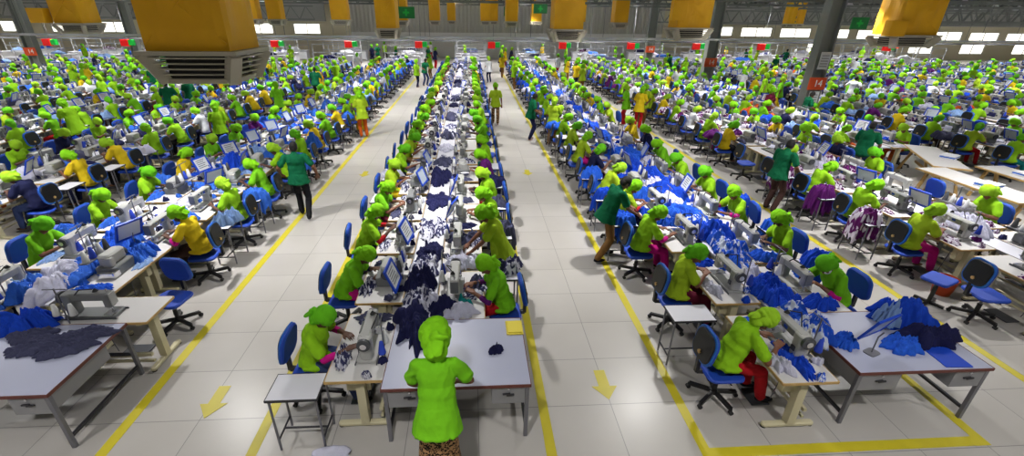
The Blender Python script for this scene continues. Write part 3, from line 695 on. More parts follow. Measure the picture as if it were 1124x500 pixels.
# ------------------------------------------------------------------ lamps
GLOW = mat('lamp_glow', (255, 250, 240), .5, emit=6.)
def bay():
    sh = MB(); sh.lathe([(.05, .34), (.09, .30), (.12, .2), (.27, .0), (.262, .0), (.11, .19), (.04, .29)], RAILM, n=24)
    bal = MB(); bal.tube((0, 0, .30), (0, 0, .46), .09, RAILD, n=16); rod = MB(); rod.tube((0, 0, .46), (0, 0, CZ - 4.8), .012, RAILD)
    bulb = MB(); bulb.ell((0, 0, .14), (.06, .06, .1), GLOW)
    return ('high_bay_lamp', None, [('lamp_shade', sh.mesh('shade'), None, []), ('ballast', bal.mesh('bal'), None, []), ('rod', rod.mesh('rod'), None, []), ('bulb', bulb.mesh('bulb'), None, [])])
BAY = bay(); LX = [-42.4, -37.7, -33., -28.3, -23.6, -18.9, -14.2, -9.6, -5.4, -.9, 3.95, 8.7, 12.0, 17.8, 22.5, 27.2, 31.9, 36.6, 41.3, 46, 50.7, 55.4, 60]
LY = [-5.7, 1.2, 8.1, 15.0, 21.9, 28.8, 35.7, 43.]  # the row behind the camera is added to brighten the duct fronts
LAMP_W = 140.
ld = bpy.data.lights.new('bay_and_fill_light', 'AREA'); ld.shape = 'DISK'; ld.size = .28; ld.energy = LAMP_W; ld.color = (1., .98, .95); ld.spread = R(116)
ld_fill = ld.copy(); ld_fill.energy = LAMP_W * .5; ld3 = ld.copy(); ld3.energy = LAMP_W * 1.35  # front rows stay at half power as fill for the duct fronts
lp = bpy.data.lights.new('bay_bulb_fill', 'POINT'); lp.energy = 14.; lp.shadow_soft_size = .1; lp.color = (1., .98, .95)  # weak point fill added at every bay to lift ducts and ceiling
for j, y in enumerate(LY):
    for i, x in enumerate(LX):
        if abs(x) > y * 1.35 + 12: continue
        l = bpy.data.objects.new('bay_and_fill_light', (ld3 if y > 20 else ld) if y > 4 else ld_fill); COL.objects.link(l); l.location = (x, y, 4.78)
        l = bpy.data.objects.new('bay_bulb_fill', lp); COL.objects.link(l); l.location = (x, y, 4.66)
        if y > 20 and seen(x, y, 4.9, 10): inst(BAY, (x, y, 4.8), 0, 'white conical high bay lamp under the ceiling, %s across in the %s row of lamps' % (ORDS(i + 1), ORDS(j + 1)) , 'lamp', 'high bay lamps')

# ------------------------------------------------------------------ yellow air ducts
def duct(x, y, w, d, ztop=CZ, zr=3.74, name='', h=.36, extra=None):
    o = link('air_duct', None, None, (x, y, 0)); tag(o, name, 'air duct', 'yellow air ducts')
    b = MB(); vs = []; fs = []; NL = 22; NS = 10; NR = NS * 4; off = Vector((x * 1.7, y * .9, 3))
    for L in range(NL + 1):
        z = zr + .02 + (ztop - .03 - zr) * L / NL
        for k in range(NR):
            q, t = divmod(k, NS); t = t / NS * 2 - 1
            px, py = ((t, -1), (1, t), (-t, 1), (-1, -t))[q]; e = 1 - abs(t) ** 6
            p = Vector((px * w, py * d, z)) * 1.1 + off; g = (1 - abs(noise.noise(p)) * 2.4) * .045 * w * e * min(1, L / 3)
            nx, ny = ((0, -1), (1, 0), (0, 1), (-1, 0))[q]; vs.append((px * w/2 + nx * g, py * d/2 + ny * g, z))
    for L in range(NL):
        for k in range(NR): a = L*NR + k; c = L*NR + (k+1) % NR; fs.append((a, c, c + NR, a + NR))
    fs += [tuple(reversed(range(NR))), tuple(range(NL*NR, (NL+1)*NR))]; b.add(vs, fs, YDUCT)
    link('duct_sleeve', b.mesh('sleeve'), o)
    # seams stand proud as a star on each face
    for sy in (-1, 1):
        b = MB()
        for (xa, za, xb, zb) in ((-.48, .1, .48, .95), (-.48, .95, .48, .1)): b.sq((xa * w, sy * (d/2 * 1.025), zr + za), (xb * w, sy * (d/2 * 1.025), zr + zb), .018, YDUCT)
        link('seam_stitching', b.mesh('seam'), o)
    # hood
    W, D = w * 1.2, d * 1.2; t = .74; b = MB()
    b.box(-W/2, W/2, -D/2, D/2, zr - .03, zr + .02, HOODM)
    for (sx, sy) in ((-1,-1),(1,-1),(1,1),(-1,1)): b.sq((sx*(W/2-.05), sy*(D/2-.05), zr - .02), (sx*(W/2-.05)*t, sy*(D/2-.05)*t, zr - h), .14 * w, HOODM)
    z2 = zr - h; b.box(-W/2*t, W/2*t, -D/2*t, D/2*t, z2 - .02, z2 + .04, HOODM)
    link('hood', b.mesh('hood'), o)
    b = MB()
    for k in range(5):
        q = k / 5 + .12; kk = 1 - (1 - t) * q; zz = zr - .02 - h * q * .95
        x1, y1 = (W/2 - .04) * kk, (D/2 - .04) * kk
        for s in (-1, 1):
            b.box(-x1, x1, s*y1 - .03, s*y1 + .03, zz - .008, zz + .008, HOODM, None); b.box(s*x1 - .03, s*x1 + .03, -y1, y1, zz - .008, zz + .008, HOODM)
    link('louvre_slats', b.mesh('slats'), o)
    b = MB(); b.box(-W/2*t*.82, W/2*t*.82, -D/2*t*.82, D/2*t*.82, z2 + .04, zr - .03, HOODD); link('inner_box', b.mesh('inner'), o)
    if extra:
        b = MB(); b.rbox(extra[0], -d/2 - .02, zr + extra[1], extra[2], .3, extra[3], .03, YDUCT, n=2); link('side_branch', b.mesh('branch'), o)
    return o
duct(-3.36, 6.4, .97, .82, name='large yellow fabric air duct with a grey louvred hood, closest to the camera', h=.34)
duct(-2.68, 16.4, .62, .8, name='yellow air duct with louvred hood over the grey-garment line, first beyond the big duct', zr=3.72, h=.28)
duct(3.35, 17.2, 1.0, .9, name='yellow air duct with a crossed front seam above the blue-garment line', zr=3.72, h=.36)
duct(7.65, 17.0, 1.15, .8, name='yellow air duct with a side branch above the purple-garment line', zr=3.80, h=.34, extra=(-.62, .55, .5, .6))
duct(13.1, 14.2, 1.25, .9, name='yellow air duct with side branch above the third-right line', zr=3.72, h=.3, extra=(-.75, .2, .5, .42))
duct(-12.0, 16.0, .8, .8, name='yellow air duct with a small side branch over the second-left line', zr=3.80, h=.26, extra=(-.72, .22, .45, .4))
small = [(291, 20, 26), (314, 20, 24), (331, 22, 20), (335, 22, 26), (389, 22, 22), (374, 21, 30), (448, 27, 21), (459, 21, 30), (477, 22, 26), (491, 21, 34), (538, 21, 30), (546, 22, 33), (562, 25, 23), (595, 23, 36), (660, 23, 28), (706, 27, 19), (872, 29, 34)]
sx = [(-12.6, 26), (-10.2, 24), (-8.3, 22), (-6.1, 24), (-7.9, 31), (-3.0, 22), (-4.2, 31), (-1.9, 27), (-1.3, 35), (.9, 30), (1.6, 34), (1.9, 23), (4.9, 37), (6.2, 28), (6.0, 19.8), (22.5, 34), (28, 41)]
for i, (x, y) in enumerate(sx):
    duct(x, y, .55 if i not in (1, 3, 4, 12) else .75, .55, zr=4.16 - .013 * y, h=.2, name='small yellow air duct hanging over the far lines, %s from the left end' % ORDS(sorted(a for a, _ in sx).index(x) + 1))
# suspended rails with tube lights and cables
for i, (y, z, m, w) in enumerate(((33., 2.72, RAILM, .16), (36.5, 2.36, RAILD, .14), (24.5, 3.1, RAILM, .06))):
    o = link('cable_tray', None, None, (0, y, z)); tag(o, ('white cable tray running right across the hall above the far lines', 'dark lower cable tray running across the hall behind the white one', 'thin white rail running across the hall above the middle of the lines')[i], 'cable tray')
    b = MB(); b.box(-40, 50, -w/2, w/2, -.05, .05, m); link('tray', b.mesh('tray'), o); b = MB()
    for x in range(-39, 50, 6): b.tube((x, 0, .05), (x, 0, CZ - z - .001), .012, RAILD, n=6)
    q = link('hangers', b.mesh('hangers'), o); q.name = 'hanger_wire'; q['kind'] = 'stuff'
# red and green call boxes hanging at the aisle ends
for i, x in enumerate((-29.4, -24.2, -19., -13.9, -8.7, -3.65, 1.68, 6.98, 12.16, 17.2, 22.3, 27.4, 32.4)):
    o = link('call_light', None, None, (x, 36., 2.08)); tag(o, 'red and green call light box hanging at an aisle end, %s from the left wall' % ORDS(i + 1), 'signal light', 'red and green call lights')
    b = MB(); b.rbox(-.14, 0, 0, .52, .3, .44, .03, REDL, n=2); link('red_box', b.mesh('red'), o); b = MB(); b.rbox(.30, 0, .02, .34, .26, .36, .03, GRNL, n=2); link('green_box', b.mesh('green'), o)
    b = MB(); b.tube((0, .08, .2), (0, .08, CZ - 2.09), .014, RAILD, n=6); link('hanging_rod', b.mesh('rod'), o)
for i, (x, y, z) in enumerate(((-14.5, 19.5, 4.12), (-2.4, 19, 4.2), (1.9, 23.5, 4.3), (3.3, 23.5, 4.42), (14.3, 17.5, 4.0), (19.5, 22, 3.9))):
    b = MB(); b.box(-.32, .32, -.02, .02, -.2, .2, GRNS); o = link('green_sign', b.mesh('green_sign'), None, (x, y, z)); tag(o, 'green hanging safety sign with a pale cross, %s from the left' % ORDS(i + 1), 'sign')
    b = MB(); b.box(-.12, .12, -.025, -.0205, -.035, .035, GRNL); b.box(-.035, .035, -.0251, -.0206, -.12, .12, GRNL); link('cross', b.mesh('cross'), o)
    b = MB()
    b.tube((-.25, 0, .2), (-.25, 0, CZ - z - .001), .008, RAILD, n=6); link('wire', b.mesh('wire'), o); b = MB(); b.tube((.25, 0, .2), (.25, 0, CZ - z - .001), .008, RAILD, n=6); link('wire', b.mesh('wire'), o)
# ------------------------------------------------------------------ prototypes
TAB = sewing_table(); MACHS = [grown(sewing_machine(k)) for k in range(3)]; OVER = grown(overlocker()); CHAIR = swivel_chair(); SIDE = side_table(.50, .34); BRD = [board(0), board(1)]
FTAB, FMACH, FOVER, FCHAIR, FSIDE, FBRD = kit_far(TAB), [kit_far(k) for k in MACHS], kit_far(OVER), kit_far(CHAIR), kit_far(SIDE), [kit_far(k) for k in BRD]
keys = list(POSES)
FIG = {(k, 0): figure(k, lod=0, **POSES[k]) for k in keys}
FIG.update({(k, 1): figure(k + '_mid', lod=1, **POSES[k]) for k in keys})
FIG.update({(k, 2): figure(k + '_far', lod=2, **POSES[k]) for k in keys[:4]})
FIG['mask'] = figure('sew_mask', lod=0, mask=True, **POSES['sew_b'])
MNAME = {LIME: 'lime', LIME2: 'green-lime', LIME3: 'yellow-lime', YEL: 'yellow', POLO: 'dark green', WHITEC: 'white', MAROON: 'maroon', PURPLE: 'purple', NAVY: 'navy', CAP1: 'lime', CAP2: 'pale lime', CAP3: 'green', ORANGEC: 'orange', HAIR: 'black'}
SHADE = [LIME] * 9 + [LIME2] * 7 + [LIME3] * 5 + [YEL] * 4 + [NAVY, WHITEC, PURPLE, LIME]
CAPS = [CAP1] * 5 + [CAP2] * 3 + [CAP3] * 4; LOWS = [DENIM, BLACKC, NAVY, MAGENTA, REDC, BROWN, DKBROWN, PURPLE, ORANGEC, TEALC, MAROON, BLACKC]
pal_blue = [BLUEG, BLUEG2, BLUEG, BLUWH, BLUEG2, LILG]; pal_grey = [GREYG, NAVYG, GRYWH, LILG, GREYG, GRYWH]; pal_pur = [PURWH, PURPLE, LILG, PURWH, PURWH, GREYG]; pal_sky = [SKYG, SKYG, BLUEG2, PALEG, SKYG, BLUEG]
pal_mix = [LILG, GREYG, PALEG, SKYG, PURWH, NAVYG, GRYWH, WHITEC]; pal_mix2 = [SKYG, PALEG, NAVYG, BLUEG, GREYG, LILG]; pal_tan = [LILG, PALEG, GREYG, WHITEC, ORANGEC, NAVYG, BLUEG]
def ys(first, pitch=1.3, end=36.4):
    out = list(first)
    while out[-1] + pitch < end: out.append(out[-1] + pitch)
    return out
ROWS = [
 ('grey-garment line', -.72, ys([4.22, 5.62, 6.98, 8.25, 9.6, 10.95, 12.25, 13.6]), ys([5.2, 6.5, 7.8, 9.0, 10.35]), pal_grey, 4.66),
 ('blue-garment line', 4.03, ys([3.97, 5.4, 6.85, 8.1, 9.4]), ys([5.16, 6.45, 7.75, 8.95, 10.15]), pal_blue, 4.58),
 ('pale-blue-garment line', -5.7, ys([5.4, 6.72, 8.0]), ys([5.97, 7.1, 8.4, 9.7]), pal_sky, 5.2),
 ('purple-garment line', 8.85, ys([5.35, 6.72, 8.05, 9.35]), ys([4.95, 6.2, 7.5, 8.9]), pal_pur, 4.3),
 ('second-left line', -10.0, ys([6.2, 7.5]), ys([6.6, 7.9, 9.2, 10.5]), pal_mix2, 5),
 ('third-right line', 12.1, ys([13.0]), ys([12.9]), pal_tan, 12.3)]
c = -10.0
for i, d in enumerate((4.1, 4.0, 4.0, 3.7, 4.3, 3.9, 3.9, 3.9)):
    c -= d; ROWS.append((ORDS(i + 3) + '-left line', c, ys([8 + i * 2.]), ys([8.5 + i * 2.]), (pal_mix2, pal_mix)[i % 2], 8.))
c = 12.1
for i, d in enumerate((4.2, 4.0, 4.0, 4.0, 4.0, 4.0, 4.0, 4.0, 4.0, 4.0, 4.0)):
    c += d; ROWS.append((ORDS(i + 4) + '-right line', c, ys([9 + i * 2.2]), ys([9.6 + i * 2.2]), (pal_mix, pal_tan, pal_mix2)[i % 3], 9.))
EMPTY = {('pale-blue-garment line', 'right', 0): 'all', ('purple-garment line', 'left', 0): 'worker', ('purple-garment line', 'right', 0): 'worker', ('grey-garment line', 'right', 1): 'worker_chair'}
FORCE = {('pale-blue-garment line', 'right', 1): (YEL, CAP1, DKBROWN, 'sew_a'), ('pale-blue-garment line', 'right', 2): (LIME, CAP2, NAVY, 'sew_c'), ('pale-blue-garment line', 'right', 3): (LIME2, CAP1, DENIM, 'sew_a'), ('pale-blue-garment line', 'left', 0): (LIME, CAP1, NAVY, 'sew_c'), ('pale-blue-garment line', 'left', 1): (LIME2, CAP3, DENIM, 'sew_a'),
 ('second-left line', 'right', 3): (YEL, CAP1, NAVY, 'sew_a'), ('second-left line', 'right', 4): (YEL, CAP2, BLACKC, 'sew_b'), ('second-left line', 'right', 5): (LIME, CAP1, DENIM, 'sew_c'), ('second-left line', 'right', 0): (LIME, CAP1, DENIM, 'sew_a'),
 ('grey-garment line', 'left', 0): (LIME, CAP3, DENIM, 'sew_e'), ('grey-garment line', 'left', 1): (LIME2, CAP1, MAGENTA, 'sew_b'), ('grey-garment line', 'left', 2): (LIME, CAP1, NAVY, 'sew_d'), ('grey-garment line', 'left', 3): (LIME2, CAP1, MAROON, 'sew_a'), ('grey-garment line', 'left', 4): (LIME3, CAP2, YEL, 'sew_c'),
 ('grey-garment line', 'right', 0): (LIME2, CAP1, REDC, 'sew_a'), ('grey-garment line', 'right', 2): (LIME, CAP1, NAVY, 'sew_a'),
 ('blue-garment line', 'left', 0): (LIME, CAP2, REDC, 'sew_b'), ('blue-garment line', 'left', 1): (LIME3, CAP3, MAROON, 'sew_c'), ('blue-garment line', 'left', 2): (LIME, CAP1, MAGENTA, 'sew_e'), ('blue-garment line', 'left', 3): (LIME3, CAP1, NAVY, 'sew_a'), ('blue-garment line', 'left', 4): (LIME3, CAP2, NAVY, 'sew_b'),
 ('blue-garment line', 'right', 0): (LIME2, CAP3, NAVY, 'mask'), ('blue-garment line', 'right', 1): (LIME, CAP1, BLACKC, 'sew_c'), ('blue-garment line', 'right', 2): (LIME, CAP1, REDC, 'sew_d'), ('blue-garment line', 'right', 3): (LIME, CAP3, NAVY, 'sew_a'), ('blue-garment line', 'right', 4): (LIME, CAP3, NAVY, 'sew_b'),
 ('purple-garment line', 'left', 1): (LIME3, CAP2, MAGENTA, 'sew_a'), ('purple-garment line', 'left', 2): (LIME, CAP1, PURPLE, 'sew_e'), ('purple-garment line', 'left', 3): (LIME, CAP1, BLACKC, 'sew_b'), ('purple-garment line', 'right', 1): (LIME2, CAP1, NAVY, 'sew_d'), ('purple-garment line', 'right', 2): (LIME, CAP2, NAVY, 'sew_c')}
jobs = {'scrap': [], 'person': [], 'chair': [], 'table': [], 'machine': [], 'side': [], 'heap': [], 'board': []}
GN = {'scrap': 'small cloth scraps by the machines', 'person': 'seated workers at the sewing stations', 'chair': 'swivel chairs along the lines', 'table': 'sewing tables along the lines', 'machine': 'sewing machines on the tables', 'side': 'side tables between the chairs', 'heap': 'garments piled along the lines', 'board': 'blue framed boards on the worktops'}
def near_column(x, y): return any(abs(x - cx) < .75 and abs(y - cy) < .8 for cx, cy, _ in cols)
for (rn, c, LYs, RYs, pal, y0) in ROWS:
    for side, sg, YS in (('left', -1, LYs), ('right', 1, RYs)):
        k = 0
        for i, y in enumerate(YS):
            xt = c + sg * .54
            if not seen(xt, y, .8): continue
            k += 1; where = '%s %s station of %s' % (ORDS(i + 1), side, rn); rz = R(-90) if sg < 0 else R(90); d = dist(xt, y)
            if near_column(c + sg * .54, y) or near_column(c + sg * 1.2, y): continue
            emp = EMPTY.get((rn, side, i)); r = rnd.random
            M = Matrix.Translation((xt, y, 0)) @ Matrix.Rotation(rz, 4, 'Z')
            def at(lx, ly, lz=0.): p = M @ Vector((lx, ly, lz)); return (p.x, p.y, p.z)
            jobs['table'].append((d, at(0, 0), rz, 'white sewing table on cream cast legs, ' + where, None))
            mk_ = 3 if r() < .3 else int(r() * 3)
            if rn == 'blue-garment line' and i < 4: mk_ = 0
            mx = -.02 + r() * .1
            jobs['machine'].append((d, at(mx, .08 if mk_ < 3 else .04), rz, ('white lockstitch machine with two thread cones, ' if mk_ < 3 else 'grey overlock machine with four thread cones, ') + where, mk_))
            wy = -.585 + (r() - .5) * .04; wx = (r() - .5) * .06
            if emp is None or emp == 'worker':
                ca = (r() - .5) * .5
                jobs['chair'].append((d, at(wx, wy - .02), rz + ca * .5, 'blue swivel chair with black backrest shell, ' + where, None))
            if emp is None:
                f = FORCE.get((rn, side, i)) or (rnd.choice(SHADE), rnd.choice(CAPS), rnd.choice(LOWS), rnd.choice(keys))
                if i > 2 and r() < .05 and (rn, side, i) not in FORCE: continue
                jobs['person'].append((d, at(wx, wy), rz + (r() - .5) * .12, 'seated worker in %s shirt and %s headscarf, %s' % (MNAME[f[0]], MNAME[f[1]], where), f))
            # garments: in the lap of the machine, on the centre shelf and on the side table
            if r() < .9:
                m = rnd.choice(pal); jobs['heap'].append((d, at(-.46, -.02 + r() * .08, .762), rz + (R(180) if r() < .5 else 0), 'crumpled garment beside the machine, ' + where, (m, rnd.choice((FLATS, HEAPS)), (.2 + r() * .04, .34 + r() * .16, .5 + r() * .4), r())))
            if r() < .8:
                m = rnd.choice(pal); jobs['heap'].append((d, at(.16 + r() * .12, -.20, .762), rz + (R(180) if r() < .5 else 0), 'garment on the worker side of the machine, ' + where, (m, rnd.choice((FLATS, HEAPS)), (.34 + r() * .22, .17, .5), r())))
            if r() < .9:
                m = rnd.choice(pal + [LILG]); s = .40 + r() * .06
                jobs['heap'].append((d, at(-.33 + r() * .1, .54 if sg < 0 else .53, .762), rz, 'tangled garments on the centre shelf behind the ' + where, (m, rnd.choice((HEAPS, HEAPS, FLATS)), (.62 + r() * .4, s, .6 + r() * .8), r())))
            if d < 15:
                for q in range(3):
                    m = rnd.choice(pal + [LILG, NAVYG]); jobs['scrap'].append((d + q * .01, at((-.3, .28, .5)[q] + r() * .05, (.24, .255, .12)[q], .762), r() * 6, '%s small cloth scrap behind the machine, ' % ('first', 'second', 'third')[q] + where, (m, (.09 + r() * .05, .08 + r() * .03, .35))))
            if r() < .42 and y > 5.3: jobs['board'].append((d, at(.46 if sg < 0 else -.40, .2 + (0. if sg < 0 else .0), .762), rz + R(180) + (r() - .5), 'blue framed board on a stand, ' + where, int(r() < .35)))
            if r() < .62 and emp != 'all' and y > 4.5 and not (y < 11 and (rn == 'blue-garment line' or (rn == 'purple-garment line' and sg < 0))):
                jobs['side'].append((d, at(-.65 if sg < 0 else .65, -.66), rz, 'white side table on thin steel legs beyond the ' + where, None))
                if r() < .72:
                    m = rnd.choice(pal); full = r() < .6
                    jobs['heap'].append((d, at(-.65 if sg < 0 else .65, -.66, .724), 0, 'garments heaped on the side table beyond the ' + where, (m, OVERS if full else HEAPS, ((.46, .32, .8 + r() * .6) if not full else (.66, .52, 1.)), r())))
    # long centre shelf of the row
    yy0 = max(y0, min(LYs[0], RYs[0]) - .5, abs(c) * .62 - 4); yy0 = max(yy0, y0) if rn == 'third-right line' else yy0; L = 36.9 - yy0
    o = link('centre_shelf', None, None, (c, yy0, 0)); tag(o, 'long white centre shelf running down the middle of the %s' % rn, 'worktop', 'centre shelves of the lines')
    b = MB(); b.box(-.215, .215, 0, L, .725, .75, LAM); link('shelf_top', b.mesh('top'), o)
    b = MB()
    for s in (-1, 1): b.box(s*.215 - .006, s*.215 + .006, 0, L, .715, .759, GREYP)
    link('shelf_lip', b.mesh('lip'), o)
    b = MB()
    for t in range(int(L / 2.6) + 1): b.sq((0, .1 + t * 2.6, 0), (0, .1 + t * 2.6, .725), .05, STEEL); b.box(-.18, .18, .08 + t * 2.6, .12 + t * 2.6, 0, .04, STEEL)
    q = link('shelf_post', b.mesh('post'), o); q['kind'] = 'stuff'
print('STATIONS', {k: len(v) for k, v in jobs.items()})
CAT = {'scrap': 'cloth scrap', 'person': 'person', 'chair': 'chair', 'table': 'table', 'machine': 'sewing machine', 'side': 'side table', 'heap': 'garments', 'board': 'notice board'}
NEAR = {'scrap': 99, 'person': 9.0, 'chair': 12, 'table': 11, 'machine': 11, 'side': 11, 'board': 10, 'heap': 999}
MID = {'person': 17.}
SHOW = {'scrap': 290, 'person': 190, 'chair': 290, 'table': 290, 'machine': 290, 'side': 200, 'heap': 225, 'board': 150}
for kind, js in jobs.items():
    js.sort(key=lambda j: j[0]); rest = []
    for n, (d, loc, rz, label, ex) in enumerate(js):
        near = d < NEAR[kind]
        if kind == 'scrap':
            if n < 290: place_cloth(recolor(SMALL[n % 4], {GREYG: ex[0]}) if ex[0] != GREYG else SMALL[n % 4], GREYG, loc, ex[1], rz, 'cloth_scrap', label, GN[kind], 'cloth scrap')
            continue
        if kind == 'person':
            sh, cap, low, key = ex
            if near and n < SHOW[kind]: inst(kit_person(FIG['mask'] if key == 'mask' else FIG[(key, 0)], sh, cap, low, SKIN2 if n % 3 == 0 else None, None, (MAGENTA, PURPLE, None, NAVY, None, MAGENTA, REDC)[n % 7]), loc, rz, label, 'person', GN[kind]); continue
            if key == 'mask': key = 'sew_b'
            if d < MID[kind] and n < SHOW[kind]: inst(kit_person(FIG[(key, 1)], sh, cap, low, SKIN2 if n % 3 == 0 else None), loc, rz, label, 'person', GN[kind]); continue
            if key == 'sew_e': key = 'sew_a'
            me = far_person(key, FIG[(key, 2)], sh, cap, low); kit = ('person', me, [])
        elif kind == 'heap':
            m, fam, sc, rr = ex; me = fam[int(rr * len(fam))] if d < 14 else SMALL[int(rr * len(SMALL))]
            if fam is FLATS and d >= 14: sc = (sc[0], sc[1], sc[2] * .4)
            me = recolor(me, {GREYG: m}) if m != GREYG else me
            if n < SHOW[kind]: place_cloth(me, GREYG, loc, sc, rz, 'garment_heap', label, GN[kind])
            else: rest.append((me, Matrix.Translation(loc) @ Matrix.Rotation(rz, 4, 'Z') @ Matrix.Diagonal(sc + (1,))))
            continue
        else:
            kit = {'chair': (CHAIR, FCHAIR), 'table': (TAB, FTAB), 'side': (SIDE, FSIDE)}.get(kind)
            if kind == 'machine': kit = ((MACHS + [OVER])[ex], (FMACH + [FOVER])[ex])
            if kind == 'board': kit = (BRD[ex], FBRD[ex])
            kit = kit[0] if near else kit[1]
        if n < SHOW[kind]: inst(kit, loc, rz, label, CAT[kind], GN[kind])
        else: rest.append((kit[1], Matrix.Translation(loc) @ Matrix.Rotation(rz, 4, 'Z')))
    if rest:
        nm = {'person': 'seated_crowd', 'chair': 'distant_seating', 'table': 'distant_tables', 'machine': 'distant_machinery', 'side': 'distant_side_tables', 'heap': 'distant_cloth', 'board': 'distant_boards'}[kind]
        tag(link(nm, join(rest, nm)), 'mass of small %s in the farthest parts of the sewing hall' % {'person': 'seated workers', 'chair': 'blue chairs', 'table': 'white tables', 'machine': 'sewing machines', 'side': 'side tables', 'heap': 'garment piles', 'board': 'blue boards'}[kind], CAT[kind], None, 'stuff')
# ------------------------------------------------------------------ front of the hall
inst(inspection_table(1.52, 1.12), (-.2, 4.06, 0), 0, 'grey-topped inspection table with two drawer boxes at the front of the grey-garment line', 'table')
inst(inspection_table(1.52, 1.06), (4.87, 4.02, 0), 0, 'grey-topped inspection table holding royal blue garments before the blue-garment line', 'table')
inst(inspection_table(1.5, 1.14), (-4.98, 4.16, 0), 0, 'grey-topped inspection table with slate garments before the pale-blue-garment line', 'table')
inst(side_table(.50, .36), (-1.84, 3.63, 0), 0, 'small white side table on steel legs, nearest one left of the grey-garment line', 'side table')
inst(side_table(.54, .34), (2.78, 4.69, 0), 0, 'small white side table between the two nearest workers of the blue-garment line', 'side table')
TAB2 = sewing_table(1.14, .56)
inst(TAB2, (-4.58, 5.035, 0), R(180), 'white sewing table turned to face away, right behind the slate garments', 'table')
inst(MACHS[1], (-4.72, 4.94, 0), R(180), 'grey lockstitch machine on the turned table behind the slate garments', 'sewing machine')
inst(CHAIR, (-4.36, 5.72, 0), R(172), 'empty blue swivel chair facing the camera beside the turned sewing table', 'chair')
# things lying on the fronts
mb = MB(); mb.rbox(0, 0, .008, .20, .26, .016, .01, YELT, n=2, b=.002); mb.rbox(0, 0, .022, .17, .22, .012, .01, YELT, n=2, b=.002)
tag(link('folder', mb.mesh('folder'), None, (.47, 4.42, .766)), 'flat yellow folder on the back corner of the front grey inspection table', 'folder')
mb = MB(); mb.rbox(0, 0, .005, .30, .33, .010, .01, BLUP, n=2, b=.002); tag(link('folder', mb.mesh('folder'), None, (5.27, 3.68, .766), R(-3)), 'flat blue folder on the front edge beside the navy garments', 'folder')
def cl(me, m, x, y, z, sx, sy, sz, rz, label, name='garment_heap', cat='garments'): place_cloth(me, m, (x, y, z), (sx, sy, sz), rz, name, label, None, cat)
cl(HEAPS[3], NAVYG, .22, 4.02, .766, .17, .14, .4, 1, 'small crumpled navy cloth alone on the front grey inspection table', 'cloth_scrap')
for i, (x, y, sx, sy, r_, t) in enumerate(((-4.88, 4.32, .62, .26, .5, 'lower left'), (-4.52, 4.48, .66, .22, .35, 'upper'), (-4.50, 4.25, .5, .17, .45, 'lower right'), (-5.1, 4.5, .5, .24, .2, 'far left'))):
    cl(FLATS[i], GREYG, x, y, .769, sx, sy, 1.1, r_, 'slate striped garment spread on the front left inspection table, %s of four' % t, 'spread_garment')
cl(HEAPS[1], BLUEG, -5.35, 4.72, .766, .6, .36, 1.0, .1, 'royal blue heap at the back of the left inspection table')
cl(HEAPS[2], BLUEG, 5.30, 4.30, .766, .66, .44, 1.25, -.3, 'high royal blue heap on the inspection table of the blue-garment line')
cl(HEAPS[4], NAVYG, 5.28, 3.98, .766, .62, .3, 1.0, -.25, 'dark navy heap in front of the high royal blue heap')
cl(HEAPS[5], PALEG, 5.02, 4.25, .82, .26, .2, 1.3, -.3, 'pale blue bundle tucked into the side of the royal blue heap')
cl(FLATS[2], BLUEG2, 4.95, 3.9, .766, .46, .3, 1.2, .2, 'bright blue garment at the foot of the navy heap')
cl(HEAPS[0], BLUEG2, 4.28, 3.95, .766, .24, .2, .7, .2, 'small bright blue scrap at the left edge of the blue inspection table')
cl(FLATS[1], BLUEG, 3.52, 3.72, .762, .2, .55, 1.0, .1, 'long blue strip trailing off the nearest machine of the blue-garment line')
inst(board(1), (4.47, 3.82, .768), R(200), 'blue backed clear tray on a stand at the left of the blue inspection table', 'notice board')
for i, (x, y, sx, sy, sz, m, t) in enumerate(((-5.15, 6.4, .6, .4, .9, SKYG, 'nearest'), (-5.62, 6.15, .4, .6, .8, SKYG, 'second'), (-5.75, 7.1, .45, .8, .9, SKYG, 'third'), (-5.3, 7.75, .5, .6, 1.0, SKYG, 'fourth'), (-5.9, 5.4, .45, .5, 1.1, SKYG, 'fifth'))):
    cl(HEAPS[i], m, x, y, .77, sx, sy, sz, .3 * i, 'sky blue garment heap on the pale-blue-garment line, %s of five large ones' % t)
for i, (x, y, sx, sy, sz, m, t) in enumerate(((-.68, 4.95, .42, .42, 1.2, GRYWH, 'nearest'), (-.75, 5.4, .4, .5, 1.3, NAVYG, 'second'), (-.4, 4.78, .4, .22, .9, NAVYG, 'third'), (-.2, 6.0, .5, .52, .7, LILG, 'fourth'), (-.15, 4.85, .24, .2, .8, TEALC, 'teal'), (-.1, 6.75, .4, .5, .8, GREYG, 'fifth'), (.0, 5.3, .36, .6, .5, GRYWH, 'sixth'))):
    cl((HEAPS + FLATS)[i], m, x, y, .766, sx, sy, sz, .4 * i, 'garment pieces on the grey-garment line behind the inspection table, %s bundle' % t)
for i, (x, y, sx, sy, sz, m, t) in enumerate(((4.0, 5.0, .4, .5, 1.2, BLUEG, 'nearest'), (3.98, 5.75, .4, .55, 1., BLUEG2, 'second'), (4.05, 6.7, .45, .8, 1.2, BLUEG, 'third'), (3.95, 7.7, .5, .9, 1.1, BLUEG2, 'fourth'), (4.1, 8.9, .5, .9, 1.2, BLUEG, 'fifth'), (4.0, 10.1, .55, 1., 1.2, BLUEG, 'sixth'), (4.1, 11.4, .6, 1., 1.3, BLUEG2, 'seventh'))):
    cl(HEAPS[i % 6], m, x, y, .768, sx, sy, sz, .15 * i, 'royal blue garment heap along the blue-garment centre shelf, %s of seven' % t)
